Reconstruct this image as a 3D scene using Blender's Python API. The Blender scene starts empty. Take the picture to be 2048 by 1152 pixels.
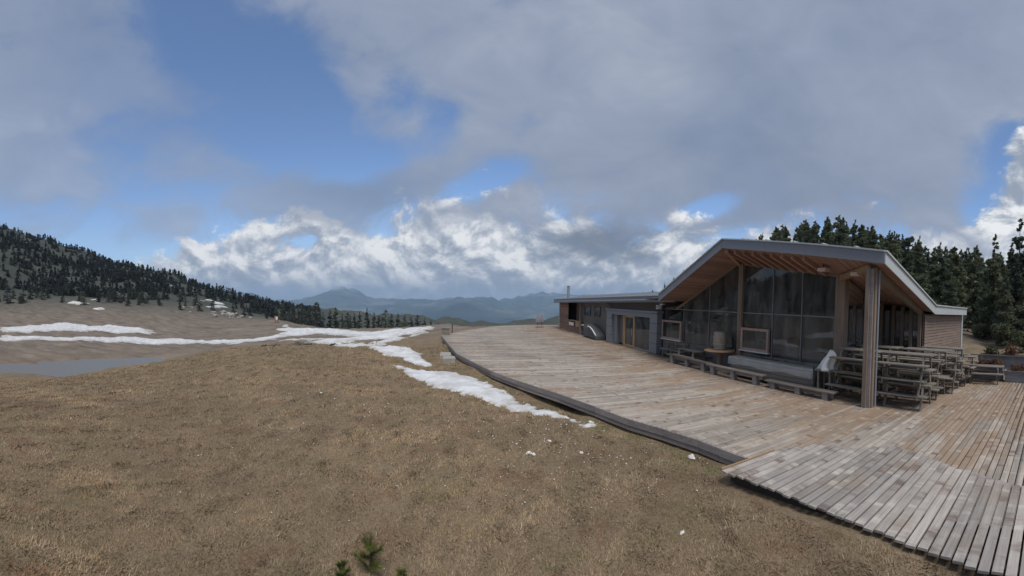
import bpy, math, random
import numpy as np
from mathutils import Matrix, Vector

scene = bpy.context.scene
C = bpy.context.collection
random.seed(7)
rng = np.random.default_rng(7)

# ------------------------------------------------------------------ camera
# World axes: Y runs along the restaurant's long front (away from the camera),
# X runs along the deck boards, z = 0 is the deck top.  The webcam makes a wide
# cylindrical picture (about 153 degrees across), so the camera is cylindrical too.
EYE = Vector((0.0, 0.0, 3.1))
YAW, PITCH, ROLL = math.radians(9.24), 0.030, 0.020
cam = bpy.data.cameras.new('camera')
cam_ob = bpy.data.objects.new('camera', cam)
C.objects.link(cam_ob)
cam.type = 'PANO'
cam.panorama_type = 'CENTRAL_CYLINDRICAL'
cam.central_cylindrical_radius = 1.0
cam.central_cylindrical_range_u_min = -1.33160
cam.central_cylindrical_range_u_max = 1.33160
cam.central_cylindrical_range_v_min = -0.68791
cam.central_cylindrical_range_v_max = 0.81014
cam.clip_start, cam.clip_end = 0.1, 80000.0
fw = Vector((math.sin(YAW), math.cos(YAW), 0)); rt = Vector((math.cos(YAW), -math.sin(YAW), 0)); up = Vector((0, 0, 1))
f2 = fw * math.cos(PITCH) - up * math.sin(PITCH)
u2 = up * math.cos(PITCH) + fw * math.sin(PITCH)
r3 = rt * math.cos(ROLL) + u2 * math.sin(ROLL)
u3 = u2 * math.cos(ROLL) - rt * math.sin(ROLL)
mw = Matrix((r3, u3, -f2)).transposed().to_4x4()
mw.translation = EYE
cam_ob.matrix_world = mw
scene.camera = cam_ob

# ------------------------------------------------------------------ colour management, sampling
scene.view_settings.view_transform = 'Standard'
scene.view_settings.look = 'None'
scene.view_settings.exposure = 0.42
scene.view_settings.gamma = 1.0
scene.view_settings.use_curve_mapping = False
scene.render.engine = 'CYCLES'
scene.cycles.use_denoising = True
scene.cycles.max_bounces = 6
scene.cycles.diffuse_bounces = 3
scene.cycles.glossy_bounces = 3
scene.cycles.transparent_max_bounces = 12
scene.cycles.volume_bounces = 1
scene.cycles.caustics_reflective = False
scene.cycles.caustics_refractive = False
scene.cycles.sample_clamp_indirect = 4.0

# ------------------------------------------------------------------ node helper
class NT:
    def __init__(self, tree):
        self.t = tree; self.n = tree.nodes; self.l = tree.links
    def new(self, kind, **kw):
        nd = self.n.new(kind)
        for k, v in kw.items(): setattr(nd, k, v)
        return nd
    def put(self, sock, v):
        if v is None: return
        if isinstance(v, bpy.types.NodeSocket): self.l.new(v, sock)
        elif isinstance(v, (tuple, list)) and len(v) == 3 and sock.type == 'RGBA': sock.default_value = (*v, 1)
        else: sock.default_value = v
    def m(self, op, a, b=None, c=None, clamp=False):
        nd = self.new('ShaderNodeMath', operation=op, use_clamp=clamp)
        self.put(nd.inputs[0], a); self.put(nd.inputs[1], b)
        if c is not None: self.put(nd.inputs[2], c)
        return nd.outputs[0]
    def vm(self, op, a, b=None, s=None):
        nd = self.new('ShaderNodeVectorMath', operation=op)
        self.put(nd.inputs[0], a)
        if b is not None: self.put(nd.inputs[1], b)
        if s is not None: self.put(nd.inputs['Scale'], s)
        return nd.outputs['Value'] if op in ('DOT_PRODUCT', 'LENGTH', 'DISTANCE') else nd.outputs[0]
    def xyz(self, x, y, z):
        nd = self.new('ShaderNodeCombineXYZ')
        for i, v in enumerate((x, y, z)): self.put(nd.inputs[i], v)
        return nd.outputs[0]
    def sep(self, v):
        nd = self.new('ShaderNodeSeparateXYZ'); self.put(nd.inputs[0], v); return nd.outputs
    def noise(self, vec, scale, detail=4, rough=.55, dist=0., kind='FBM', dims='3D', lac=2.0):
        nd = self.new('ShaderNodeTexNoise', noise_dimensions=dims)
        nd.noise_type = kind
        if kind == 'FBM': nd.normalize = True
        self.put(nd.inputs['Vector'], vec); self.put(nd.inputs['Scale'], scale)
        self.put(nd.inputs['Detail'], detail); self.put(nd.inputs['Roughness'], rough)
        self.put(nd.inputs['Distortion'], dist); self.put(nd.inputs['Lacunarity'], lac)
        return nd.outputs[0]
    def mr(self, v, a, b, c=0., d=1., smooth=True):
        nd = self.new('ShaderNodeMapRange'); nd.interpolation_type = 'SMOOTHSTEP' if smooth else 'LINEAR'
        for i, x in enumerate((v, a, b, c, d)): self.put(nd.inputs[i], x)
        return nd.outputs[0]
    def mix(self, f, a, b, blend='MIX'):
        nd = self.new('ShaderNodeMix', data_type='RGBA', blend_type=blend)
        self.put(nd.inputs[0], f); self.put(nd.inputs[6], a); self.put(nd.inputs[7], b)
        return nd.outputs[2]
    def ramp(self, f, stops, interp='LINEAR'):
        nd = self.new('ShaderNodeValToRGB'); nd.color_ramp.interpolation = interp
        el = nd.color_ramp.elements
        while len(el) < len(stops): el.new(.5)
        for e, (p, c) in zip(el, stops): e.position = p; e.color = (*c, 1) if len(c) == 3 else c
        self.put(nd.inputs[0], f); return nd.outputs[0]
    def curve(self, f, pts):
        nd = self.new('ShaderNodeFloatCurve')
        cu = nd.mapping.curves[0]
        while len(cu.points) < len(pts): cu.points.new(.5, .5)
        for p, (x, y) in zip(cu.points, pts): p.location = (x, y)
        nd.mapping.use_clip = False
        nd.mapping.update(); self.put(nd.inputs['Value'], f); return nd.outputs[0]

# ------------------------------------------------------------------ sun and sky
SUN_AZ, SUN_EL = math.radians(188), math.radians(58)
world = bpy.data.worlds.new('World'); scene.world = world
world.use_nodes = True
try:
    world.cycles.sampling_method = 'MANUAL'; world.cycles.sample_map_resolution = 256
except Exception:
    pass
w = NT(world.node_tree)
w.n.clear()
bg = w.new('ShaderNodeBackground'); out = w.new('ShaderNodeOutputWorld')
w.l.new(bg.outputs[0], out.inputs[0])
STR = 0.122
bg.inputs[1].default_value = STR
sky = w.new('ShaderNodeTexSky', sky_type='NISHITA', sun_disc=False)
sky.sun_elevation = SUN_EL; sky.sun_rotation = SUN_AZ; sky.altitude = 2000; sky.air_density = 1.0; sky.dust_density = 0.3; sky.ozone_density = 4.0
D = w.new('ShaderNodeTexCoord').outputs['Generated']
dx, dy, dz = w.sep(D)
AZ = w.m('ARCTAN2', dx, dy)                                     # azimuth from +Y towards +X
HYP = w.m('SQRT', w.m('ADD', w.m('MULTIPLY', dx, dx), w.m('MULTIPLY', dy, dy)))
V = w.m('DIVIDE', dz, w.m('MAXIMUM', HYP, .02))                 # tangent of the elevation
zup = w.m('MAXIMUM', dz, 0.)
kk = w.m('DIVIDE', 1.0, w.m('ADD', zup, .16))
PL = w.xyz(w.m('MULTIPLY', dx, kk), w.m('MULTIPLY', dy, kk), 0.)  # the cloud ceiling seen in perspective
AV = w.xyz(AZ, V, 0.)

def spot(az, v, ra, rv, tilt=0.):
    "soft elliptical patch of the sky round one direction (azimuth, tangent of elevation)"
    a = w.m('SUBTRACT', AZ, az); b = w.m('SUBTRACT', V, v)
    c, s = math.cos(tilt), math.sin(tilt)
    p = w.m('DIVIDE', w.m('ADD', w.m('MULTIPLY', a, c), w.m('MULTIPLY', b, s)), ra)
    q = w.m('DIVIDE', w.m('SUBTRACT', w.m('MULTIPLY', b, c), w.m('MULTIPLY', a, s)), rv)
    r2 = w.m('ADD', w.m('MULTIPLY', p, p), w.m('MULTIPLY', q, q))
    return w.m('POWER', 2.718, w.m('MULTIPLY', r2, -1.0))
def total(lst):
    o = lst[0]
    for x in lst[1:]: o = w.m('ADD', o, x)
    return o

# gaps in the grey ceiling where the blue shows
gap = total([
    spot(-0.70, .76, .13, .16, .5), spot(-0.50, .62, .18, .15, -.5), spot(-0.36, .47, .17, .10, -.6), spot(-0.50, .40, .13, .06, -.2), spot(-0.22, .36, .12, .05, .3),
    w.m('MULTIPLY', spot(-0.13, .52, .07, .07, .9), .7), w.m('MULTIPLY', spot(-0.03, .45, .09, .06, .9), .75), w.m('MULTIPLY', spot(.11, .32, .10, .04, .35), .85), w.m('MULTIPLY', spot(.02, .27, .10, .035, .3), .7),
    w.m('MULTIPLY', spot(.655, .25, .12, .040, .35), 1.7), w.m('MULTIPLY', spot(1.46, .27, .15, .08, .3), 2.0), w.m('MULTIPLY', spot(1.46, .42, .13, .12, .3), 1.6), w.m('MULTIPLY', spot(-0.85, .42, .12, .14, .3), .5), w.m('MULTIPLY', spot(-.75, .26, .30, .04, .1), .4)])
n1 = w.noise(PL, 1.25, 6, .58, .5)
n2 = w.noise(w.vm('ADD', w.xyz(AZ, w.m('MULTIPLY', V, 1.5), 0.), (4.7, 2.1, .3)), 4.2, 6, .62, .5)
n5 = w.noise(w.vm('ADD', w.xyz(AZ, w.m('MULTIPLY', V, 1.2), 0.), (9.1, .4, 1.)), 12., 4, .6, .6)
cov = w.m('ADD', w.m('MULTIPLY', n1, .75), w.m('MULTIPLY', n2, 1.15))
cov = w.m('SUBTRACT', w.m('ADD', w.m('ADD', cov, w.m('MULTIPLY', w.m('SUBTRACT', n5, .5), .5)), w.mr(AZ, .05, .5, -.20, .02)), w.m('MULTIPLY', gap, .74))
lowcut = w.m('ADD', w.m('MULTIPLY', w.m('SUBTRACT', n2, .5), .55), V)
ceil_m = w.m('MULTIPLY', w.mr(cov, .10, .72), w.mr(w.m('ADD', lowcut, w.m('MULTIPLY', spot(.40, .14, .17, .06), .16)), .13, .27))
# brightness of the ceiling: heavy grey masses and thin pale parts
n3 = w.noise(w.vm('ADD', PL, (1.3, 7.7, 2.0)), .8, 4, .55, .4)
shade = w.m('ADD', w.m('MULTIPLY', n3, .70), w.m('MULTIPLY', n2, .42))
heavy = total([w.m('MULTIPLY', spot(.38, .15, .19, .055, 0), .50), w.m('MULTIPLY', spot(.80, .30, .45, .14, 0), .16), w.m('MULTIPLY', spot(-.28, .27, .22, .06, 0), .22)])
shade = w.m('SUBTRACT', shade, heavy)
ceil_c = w.ramp(shade, [(.16, (1.10, 1.33, 1.76)), (.42, (1.50, 1.79, 2.40)), (.60, (1.90, 2.20, 2.84)), (.85, (2.9, 3.15, 3.7))])
# heaped white clouds standing along the horizon
def heap(off):
    vec = w.vm('ADD', w.xyz(AZ, w.m('MULTIPLY', V, 1.25), 0.), off)
    return w.noise(vec, 6.6, 9, .62, .30)
h0 = heap((0., 0., 0.)); h1 = heap((.010, .026, 0.))
prof = w.noise(w.xyz(AZ, 0., 3.3), 2.6, 3, .6)
topv = w.m('ADD', .01, w.m('MULTIPLY', w.m('MULTIPLY', prof, .30), w.mr(AZ, -.85, -.55, .35, 1.)))
topv = w.m('ADD', topv, total([w.m('MULTIPLY', spot(.60, .2, .05, .8), .08), w.m('MULTIPLY', spot(.08, .1, .16, .8), .075), w.m('MULTIPLY', spot(-.42, .1, .18, .8), .055), w.m('MULTIPLY', spot(-.12, .1, .1, .8), .04), w.m('MULTIPLY', spot(1.51, .4, .12, .8), .36)]))
hm = w.m('ADD', w.m('MULTIPLY', w.m('SUBTRACT', h0, .5), 1.7), w.m('MULTIPLY', w.m('SUBTRACT', topv, V), 3.4))
heap_m = w.mr(hm, -.10, .10)
lit = w.m('ADD', .5, w.m('MULTIPLY', w.m('SUBTRACT', h0, h1), 3.6))
lit = w.m('ADD', lit, w.m('MULTIPLY', w.m('SUBTRACT', h0, .5), .8))
lit = w.m('ADD', lit, w.mr(V, .0, .18, -.10, .11))
lit = w.m('SUBTRACT', lit, w.mr(V, .2, .36, 0., .26))
heap_c = w.ramp(lit, [(.08, (1.85, 2.15, 2.7)), (.34, (2.45, 2.75, 3.25)), (.56, (3.6, 3.82, 4.15)), (.84, (5.6, 5.65, 5.7))])
# pale haze low on the horizon
hz = w.mr(V, -.02, .09, .7, 0.)
haze_c = (1.95, 2.3, 2.85)
col = w.mix(w.mr(V, .0, .30, .40, .0), sky.outputs[0], haze_c)
col = w.mix(heap_m, col, heap_c)
col = w.mix(hz, col, haze_c)
thin = w.m('SUBTRACT', .97, w.m('ADD', w.m('MULTIPLY', spot(-.75, .40, .5, .45), .36), w.m('MULTIPLY', w.mr(n3, .55, .35), .12)))
col = w.mix(w.m('MULTIPLY', ceil_m, thin), col, ceil_c)
w.put(bg.inputs[0], col)

sun = bpy.data.lights.new('sun', 'SUN')
sun.energy = 2.1; sun.angle = math.radians(24); sun.color = (1.0, .96, .90)
sun_ob = bpy.data.objects.new('sun', sun); C.objects.link(sun_ob)
sd = Vector((math.sin(SUN_AZ) * math.cos(SUN_EL), math.cos(SUN_AZ) * math.cos(SUN_EL), math.sin(SUN_EL)))
sun_ob.rotation_euler = sd.to_track_quat('Z', 'Y').to_euler()
sun_ob.location = (20, -20, 40)

# ------------------------------------------------------------------ object helpers
def tag(o, label=None, cat=None, group=None, kind=None):
    if label: o['label'] = label
    if cat: o['category'] = cat
    if group: o['group'] = group
    if kind: o['kind'] = kind
    return o

def empty(name, loc, label=None, cat=None, group=None, rz=0.):
    o = bpy.data.objects.new(name, None); C.objects.link(o)
    o.location = loc; o.rotation_euler.z = rz; o.empty_display_size = .2
    return tag(o, label, cat, group)

def world_loc(o):
    p = Vector((0, 0, 0))
    while o is not None: p += Vector(o.location); o = o.parent
    return p

class MB:
    "collects simple solids and links them as ONE mesh object"
    def __init__(s): s.v = []; s.f = []
    def add(s, vs, fs):
        b = len(s.v); s.v += [tuple(map(float, p)) for p in vs]; s.f += [tuple(b + i for i in f) for f in fs]; return s
    def box(s, x0, x1, y0, y1, z0, z1):
        return s.add([(x0, y0, z0), (x1, y0, z0), (x1, y1, z0), (x0, y1, z0), (x0, y0, z1), (x1, y0, z1), (x1, y1, z1), (x0, y1, z1)],
                     [(0, 3, 2, 1), (4, 5, 6, 7), (0, 1, 5, 4), (1, 2, 6, 5), (2, 3, 7, 6), (3, 0, 4, 7)])
    def beam(s, p, q, wd, ht, side=None):
        "box section from p to q, wd across (horizontal), ht deep"
        p, q = Vector(p), Vector(q); d = (q - p).normalized()
        a = Vector(side) if side else d.cross(Vector((0, 0, 1)))
        if a.length < 1e-4: a = Vector((1, 0, 0))
        a = (a - d * a.dot(d)).normalized(); b = a.cross(d).normalized()
        a *= wd / 2; b *= ht / 2
        vs = [p - a - b, p + a - b, p + a + b, p - a + b, q - a - b, q + a - b, q + a + b, q - a + b]
        return s.add(vs, [(0, 1, 2, 3), (7, 6, 5, 4), (4, 5, 1, 0), (5, 6, 2, 1), (6, 7, 3, 2), (7, 4, 0, 3)])
    def prism(s, poly, depth):
        "polygon of 3-D points pushed along the vector depth"
        n = len(poly); d = Vector(depth); vs = [Vector(p) for p in poly]; vs += [p + d for p in vs]
        fs = [tuple(range(n))[::-1], tuple(range(n, 2 * n))] + [(i, (i + 1) % n, n + (i + 1) % n, n + i) for i in range(n)]
        return s.add(vs, fs)
    def tube(s, p, q, r0, r1=None, n=10, cap=True):
        r1 = r0 if r1 is None else r1
        p, q = Vector(p), Vector(q); d = (q - p).normalized()
        a = d.orthogonal().normalized(); b = d.cross(a)
        vs = []
        for c, r in ((p, r0), (q, r1)):
            for i in range(n):
                t = 2 * math.pi * i / n; vs.append(c + a * (r * math.cos(t)) + b * (r * math.sin(t)))
        fs = [(i, (i + 1) % n, n + (i + 1) % n, n + i) for i in range(n)]
        if cap: fs += [tuple(range(n))[::-1], tuple(range(n, 2 * n))]
        return s.add(vs, fs)
    def path(s, pts, r, n=8):
        for a, b in zip(pts, pts[1:]): s.tube(a, b, r, r, n)
        return s
    def lathe(s, prof, c, n=20):
        vs = []
        for r, z in prof:
            for i in range(n):
                t = 2 * math.pi * i / n; vs.append((c[0] + r * math.cos(t), c[1] + r * math.sin(t), c[2] + z))
        m = len(prof)
        fs = [(j * n + i, j * n + (i + 1) % n, (j + 1) * n + (i + 1) % n, (j + 1) * n + i) for j in range(m - 1) for i in range(n)]
        fs += [tuple(range(n))[::-1], tuple(range((m - 1) * n, m * n))]
        return s.add(vs, fs)
    def mesh(s, name, off=(0, 0, 0), smooth=False):
        me = bpy.data.meshes.new(name)
        me.from_pydata([(x - off[0], y - off[1], z - off[2]) for x, y, z in s.v], [], s.f)
        if smooth: me.polygons.foreach_set('use_smooth', [True] * len(me.polygons))
        me.update(); return me
    def build(s, name, mat, parent=None, loc=None, smooth=False, local=False):
        "vertices are world coordinates unless local; the object's origin is its parent's, or loc"
        off = Vector((0, 0, 0)) if local else (world_loc(parent) if parent is not None else Vector(loc or (0, 0, 0)))
        me = s.mesh(name, off, smooth); me.materials.append(mat)
        o = bpy.data.objects.new(name, me); C.objects.link(o)
        if parent is not None: o.parent = parent
        else: o.location = Vector(loc or (0, 0, 0))
        return o

def np_mesh(name, v, f, mat, loops=None, smooth=False, attr=None):
    "fast mesh from numpy arrays: v (n,3), f (m,k)"
    me = bpy.data.meshes.new(name)
    v = np.asarray(v, np.float32); f = np.asarray(f, np.int32)
    me.vertices.add(len(v)); me.vertices.foreach_set('co', v.ravel())
    k = f.shape[1]
    me.loops.add(f.size); me.loops.foreach_set('vertex_index', f.ravel())
    me.polygons.add(len(f)); me.polygons.foreach_set('loop_start', np.arange(0, f.size, k, dtype=np.int32))
    me.polygons.foreach_set('loop_total', np.full(len(f), k, np.int32))
    if smooth: me.polygons.foreach_set('use_smooth', np.ones(len(f), bool))
    me.update(calc_edges=True)
    if attr is not None:
        for an, av in attr.items():
            at = me.attributes.new(an, 'FLOAT', 'POINT'); at.data.foreach_set('value', np.asarray(av, np.float32))
    if mat: me.materials.append(mat)
    o = bpy.data.objects.new(name, me); C.objects.link(o)
    return o

def copy_tree(o, parent=None):
    c = o.copy(); C.objects.link(c); c.parent = parent
    for ch in o.children: copy_tree(ch, c)
    return c

# ------------------------------------------------------------------ materials
def material(name):
    m = bpy.data.materials.new(name); m.use_nodes = True
    t = NT(m.node_tree); b = t.n['Principled BSDF']
    return m, t, b

def P(t, b, **kw):
    names = {'color': 'Base Color', 'rough': 'Roughness', 'metal': 'Metallic', 'normal': 'Normal', 'spec': 'Specular IOR Level', 'alpha': 'Alpha'}
    for k, v in kw.items(): t.put(b.inputs[names[k]], v)

def bump(t, h, strength=.3, dist=.01):
    nd = t.new('ShaderNodeBump'); t.put(nd.inputs['Strength'], strength); t.put(nd.inputs['Distance'], dist); t.put(nd.inputs['Height'], h)
    return nd.outputs[0]

def wpos(t): return t.new('ShaderNodeNewGeometry').outputs['Position']
def opos(t): return t.new('ShaderNodeTexCoord').outputs['Object']

def wood(name, stops, axis=0, rough=.75, tone=(.8, 1.15), grain=26., island=False, stain=None, bumpy=.35, objrand=True):
    "timber: fine grain drawn out along one axis, each piece with its own tone"
    m, t, b = material(name)
    pos = wpos(t)
    sc = [1.0, 1.0, 1.0]; sc[axis] = .05
    v = t.vm('MULTIPLY', pos, tuple(sc))
    g = t.noise(v, grain, 5, .62, .3)
    blot = t.noise(t.vm('MULTIPLY', pos, tuple(.35 if i == axis else 1. for i in range(3))), 3.0, 4, .6)
    f = t.m('ADD', t.m('MULTIPLY', g, .62), t.m('MULTIPLY', blot, .40))
    col = t.ramp(f, stops)
    rnd = t.new('ShaderNodeNewGeometry').outputs['Random Per Island'] if island else t.new('ShaderNodeObjectInfo').outputs['Random']
    if objrand: col = t.mix(1., col, t.ramp(rnd, [(0, (tone[0],) * 3), (1, (tone[1], tone[1] * .99, tone[1] * .97))]), 'MULTIPLY')
    if stain: col = stain(t, pos, rnd, col)
    P(t, b, color=col, rough=rough, spec=.25, normal=bump(t, g, bumpy, .006))
    return m

def plain(name, color, rough=.6, metal=0., var=.12, scale=4., spec=.4, bumps=0., bscale=40.):
    m, t, b = material(name)
    n = t.noise(wpos(t), scale, 5, .6)
    c = t.mix(n, tuple(x * (1 - var) for x in color), tuple(min(1, x * (1 + var)) for x in color))
    P(t, b, color=c, rough=t.mr(n, .2, .8, max(.05, rough - .1), min(1, rough + .1)), metal=metal, spec=spec)
    if bumps: P(t, b, normal=bump(t, t.noise(wpos(t), bscale, 4, .6), bumps, .01))
    return m

def deck_stain(t, pos, rnd, col):
    # damp brown patches over the grey, more of them near the building
    n = t.noise(t.vm('MULTIPLY', pos, (.30, 1.0, 1.)), .9, 5, .62, .4)
    x = t.sep(pos)[0]
    near = t.mr(x, 5., 12.5, .02, .19)
    f = t.mr(t.m('ADD', n, near), .52, .68)
    col = t.mix(t.m('MULTIPLY', f, .68), col, (.29, .195, .125))
    wet = t.mr(t.noise(t.vm('MULTIPLY', pos, (.5, 1., 1.)), .55, 5, .65, .5), .56, .70)
    col = t.mix(t.m('MULTIPLY', wet, .5), col, (.17, .12, .085))
    # short worn and dark stretches along the single boards
    d = t.noise(t.vm('ADD', t.vm('MULTIPLY', pos, (2.6, .4, 0.)), t.xyz(0., 0., t.m('MULTIPLY', rnd, 40.))), 1.3, 3, .65)
    col = t.mix(t.mr(d, .56, .74), col, (.150, .105, .078))
    col = t.mix(t.m('MULTIPLY', t.mr(d, .44, .28), .65), col, (.52, .46, .39))
    return col
GREYWOOD = [(.25, (.20, .17, .142)), (.50, (.365, .318, .272)), (.75, (.50, .452, .40))]
M = {}
M['deck'] = wood('weathered_deck_board', GREYWOOD, 0, tone=(.72, 1.18), stain=deck_stain)
M['deck_far'] = wood('weathered_deck_board_far', GREYWOOD, 0, tone=(.72, 1.18), island=True, stain=deck_stain)
def ramp_stain(t, pos, rnd, col):
    d = t.noise(t.vm('ADD', t.vm('MULTIPLY', pos, (1.7, .4, 0.)), t.xyz(0., 0., t.m('MULTIPLY', rnd, 40.))), 1.2, 4, .65)
    col = t.mix(t.m('MULTIPLY', t.mr(d, .53, .68), .85), col, (.155, .115, .10))
    col = t.mix(t.m('MULTIPLY', t.mr(t.noise(pos, .8, 4, .6), .5, .62), .4), col, (.27, .20, .145))
    return t.mix(t.m('MULTIPLY', t.mr(d, .46, .30), .75), col, (.58, .54, .47))
M['ramp'] = wood('grey_ramp_plank', [(.25, (.21, .185, .17)), (.5, (.35, .32, .295)), (.78, (.49, .455, .42))], 0, tone=(.75, 1.2), stain=ramp_stain, bumpy=.5)
M['fascia_wood'] = wood('deck_edge_board', [(.25, (.15, .132, .132)), (.55, (.27, .242, .235)), (.8, (.38, .345, .33))], 1)
M['joist'] = plain('dark_joist', (.05, .04, .035), .9)
M['tablewood'] = wood('weathered_table_board', [(.25, (.115, .098, .082)), (.5, (.225, .20, .172)), (.78, (.37, .345, .31))], 1, tone=(.6, 1.2))
M['post'] = wood('brown_timber_post', [(.25, (.13, .095, .07)), (.5, (.235, .185, .145)), (.8, (.34, .29, .24))], 2)
M['soffit'] = wood('reddish_soffit_board', [(.25, (.26, .155, .125)), (.5, (.38, .24, .195)), (.8, (.49, .33, .275))], 0, island=True, tone=(.75, 1.15))
M['rafter'] = wood('reddish_rafter', [(.25, (.26, .16, .125)), (.5, (.39, .25, .20)), (.8, (.50, .34, .28))], 0)
M['siding'] = wood('red_brown_siding', [(.25, (.15, .108, .088)), (.5, (.235, .175, .145)), (.8, (.33, .26, .22))], 0, island=True, tone=(.8, 1.15))
M['sidingY'] = wood('red_brown_siding_long', [(.25, (.19, .10, .075)), (.5, (.31, .18, .135)), (.8, (.42, .28, .21))], 1, island=True, tone=(.8, 1.15))
M['frame'] = wood('pale_red_window_timber', [(.25, (.30, .19, .15)), (.5, (.42, .29, .235)), (.8, (.53, .40, .33))], 2, tone=(.9, 1.1))
M['oak'] = wood('orange_door_timber', [(.25, (.28, .17, .09)), (.5, (.42, .28, .16)), (.8, (.54, .38, .24))], 2)
M['metal'] = plain('grey_roof_metal', (.215, .235, .265), .45, 0., .08, 2., .5)
M['metal_light'] = plain('pale_flashing_lit_fascia', (.46, .49, .49), .4, 0., .08, 2., .5)
M['cladding'] = plain('grey_cladding_panel', (.215, .225, .235), .55, 0., .10, 1.5, .4)
M['dark'] = plain('dark_frame', (.035, .036, .04), .5)
M['interior'] = plain('dim_interior', (.17, .15, .13), .8, 0., .3, 1.2)  # this and the floor below are paled to imitate lens glare over the darks
M['interior_floor'] = plain('dim_interior_floor', (.24, .20, .16), .6, 0., .3, 1.2)
M['white'] = plain('white_paint', (.72, .72, .70), .5)
M['curtain'] = plain('pale_curtain', (.5, .51, .50), .9, 0., .2, 12.)
M['steel'] = plain('galvanised_steel', (.36, .37, .37), .38, .6, .15, 6.)
M['tarp'] = plain('dark_grey_tarpaulin', (.085, .09, .092), .6, 0., .25, 5., .4, .5, 9.)
M['parasol'] = plain('grey_parasol_cloth', (.24, .24, .27), .9, 0., .18, 7.)
M['redbrown'] = plain('red_brown_base', (.20, .115, .10), .8)
M['planter'] = wood('blue_grey_planter_board', [(.25, (.12, .13, .16)), (.5, (.21, .22, .25)), (.8, (.30, .31, .33))], 1, island=True)
M['soil'] = plain('potting_soil', (.06, .045, .035), .95, 0., .4, 20.)
M['stone'] = plain('pale_limestone', (.33, .31, .28), .85, 0., .25, 6., .3, .6, 14.)
M['rock'] = plain('white_stone', (.66, .64, .60), .85, 0., .18, 12., .3, .6, 30.)
M['redstone'] = plain('reddish_stone', (.24, .12, .09), .85, 0., .2, 12., .3, .6, 30.)
M['barrel'] = wood('old_barrel_stave', [(.25, (.19, .15, .12)), (.5, (.31, .26, .21)), (.8, (.42, .37, .31))], 2, island=True)
M['orange'] = plain('orange_paint', (.30, .16, .09), .6)
M['lamp'] = plain('lamp_housing', (.62, .50, .44), .5)
M['rust'] = plain('rusty_brown', (.16, .085, .05), .85)

m, t, b = material('plastic_film')                 # milky plastic sheet
P(t, b, color=(.62, .65, .66), rough=.22, spec=.6)
b.inputs['Alpha'].default_value = .34
P(t, b, normal=bump(t, t.noise(wpos(t), 9., 4, .6, .8), .7, .05))
M['film'] = m
m, t, b = material('white_sheet')
P(t, b, color=(.72, .72, .70), rough=.5, normal=bump(t, t.noise(wpos(t), 14., 4, .6), .5, .03))
M['sheet'] = m

# window glass: a dark see-through pane with a real mirror reflection by the Fresnel law
m = bpy.data.materials.new('window_glass'); m.use_nodes = True; t = NT(m.node_tree); t.n.clear()
o_ = t.new('ShaderNodeOutputMaterial'); tr = t.new('ShaderNodeBsdfTransparent'); gl = t.new('ShaderNodeBsdfGlossy'); mx = t.new('ShaderNodeMixShader'); fr = t.new('ShaderNodeFresnel')
tr.inputs[0].default_value = (.40, .42, .41, 1); gl.inputs['Roughness'].default_value = .015; gl.inputs[0].default_value = (.95, .97, 1, 1); fr.inputs[0].default_value = 1.55
t.put(gl.inputs['Normal'], bump(t, t.noise(wpos(t), .55, 2, .5), .06, .05))
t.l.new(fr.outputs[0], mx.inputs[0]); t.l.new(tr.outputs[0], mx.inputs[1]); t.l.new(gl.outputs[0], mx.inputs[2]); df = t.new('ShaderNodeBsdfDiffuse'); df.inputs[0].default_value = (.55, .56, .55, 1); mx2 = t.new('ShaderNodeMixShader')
t.put(mx2.inputs[0], t.mr(t.noise(t.vm('MULTIPLY', wpos(t), (1., 1., .35)), 1.6, 5, .65, .4), .32, .72, .035, .20))      # lens veil painted as a smeary grey diffuse layer, lifting the pane's darks
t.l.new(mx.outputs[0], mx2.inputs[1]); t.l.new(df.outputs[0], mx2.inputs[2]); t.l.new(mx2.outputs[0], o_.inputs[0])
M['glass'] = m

# meadow ground, hill and mountains
m, t, b = material('dry_meadow')
pos = wpos(t)
big = t.noise(pos, .16, 5, .6, .5); mid = t.noise(pos, 1.3, 5, .62, .4); fine = t.noise(pos, 22., 5, .65)
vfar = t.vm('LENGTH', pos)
c1 = t.ramp(t.m('ADD', t.m('MULTIPLY', fine, .55), t.m('MULTIPLY', mid, .45)), [(.28, (.090, .067, .044)), (.48, (.195, .147, .096)), (.62, (.285, .218, .145)), (.78, (.39, .315, .225))])
c1 = t.mix(t.m('MULTIPLY', t.mr(mid, .56, .70), .40), c1, (.20, .095, .058))
c1 = t.mix(t.m('MULTIPLY', t.mr(big, .52, .66), .35), c1, (.125, .115, .055))
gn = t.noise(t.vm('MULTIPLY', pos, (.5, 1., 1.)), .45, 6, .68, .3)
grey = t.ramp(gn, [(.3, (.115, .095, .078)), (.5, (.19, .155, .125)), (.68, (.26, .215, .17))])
c1 = t.mix(t.mr(vfar, 26., 60.), c1, grey)
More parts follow.
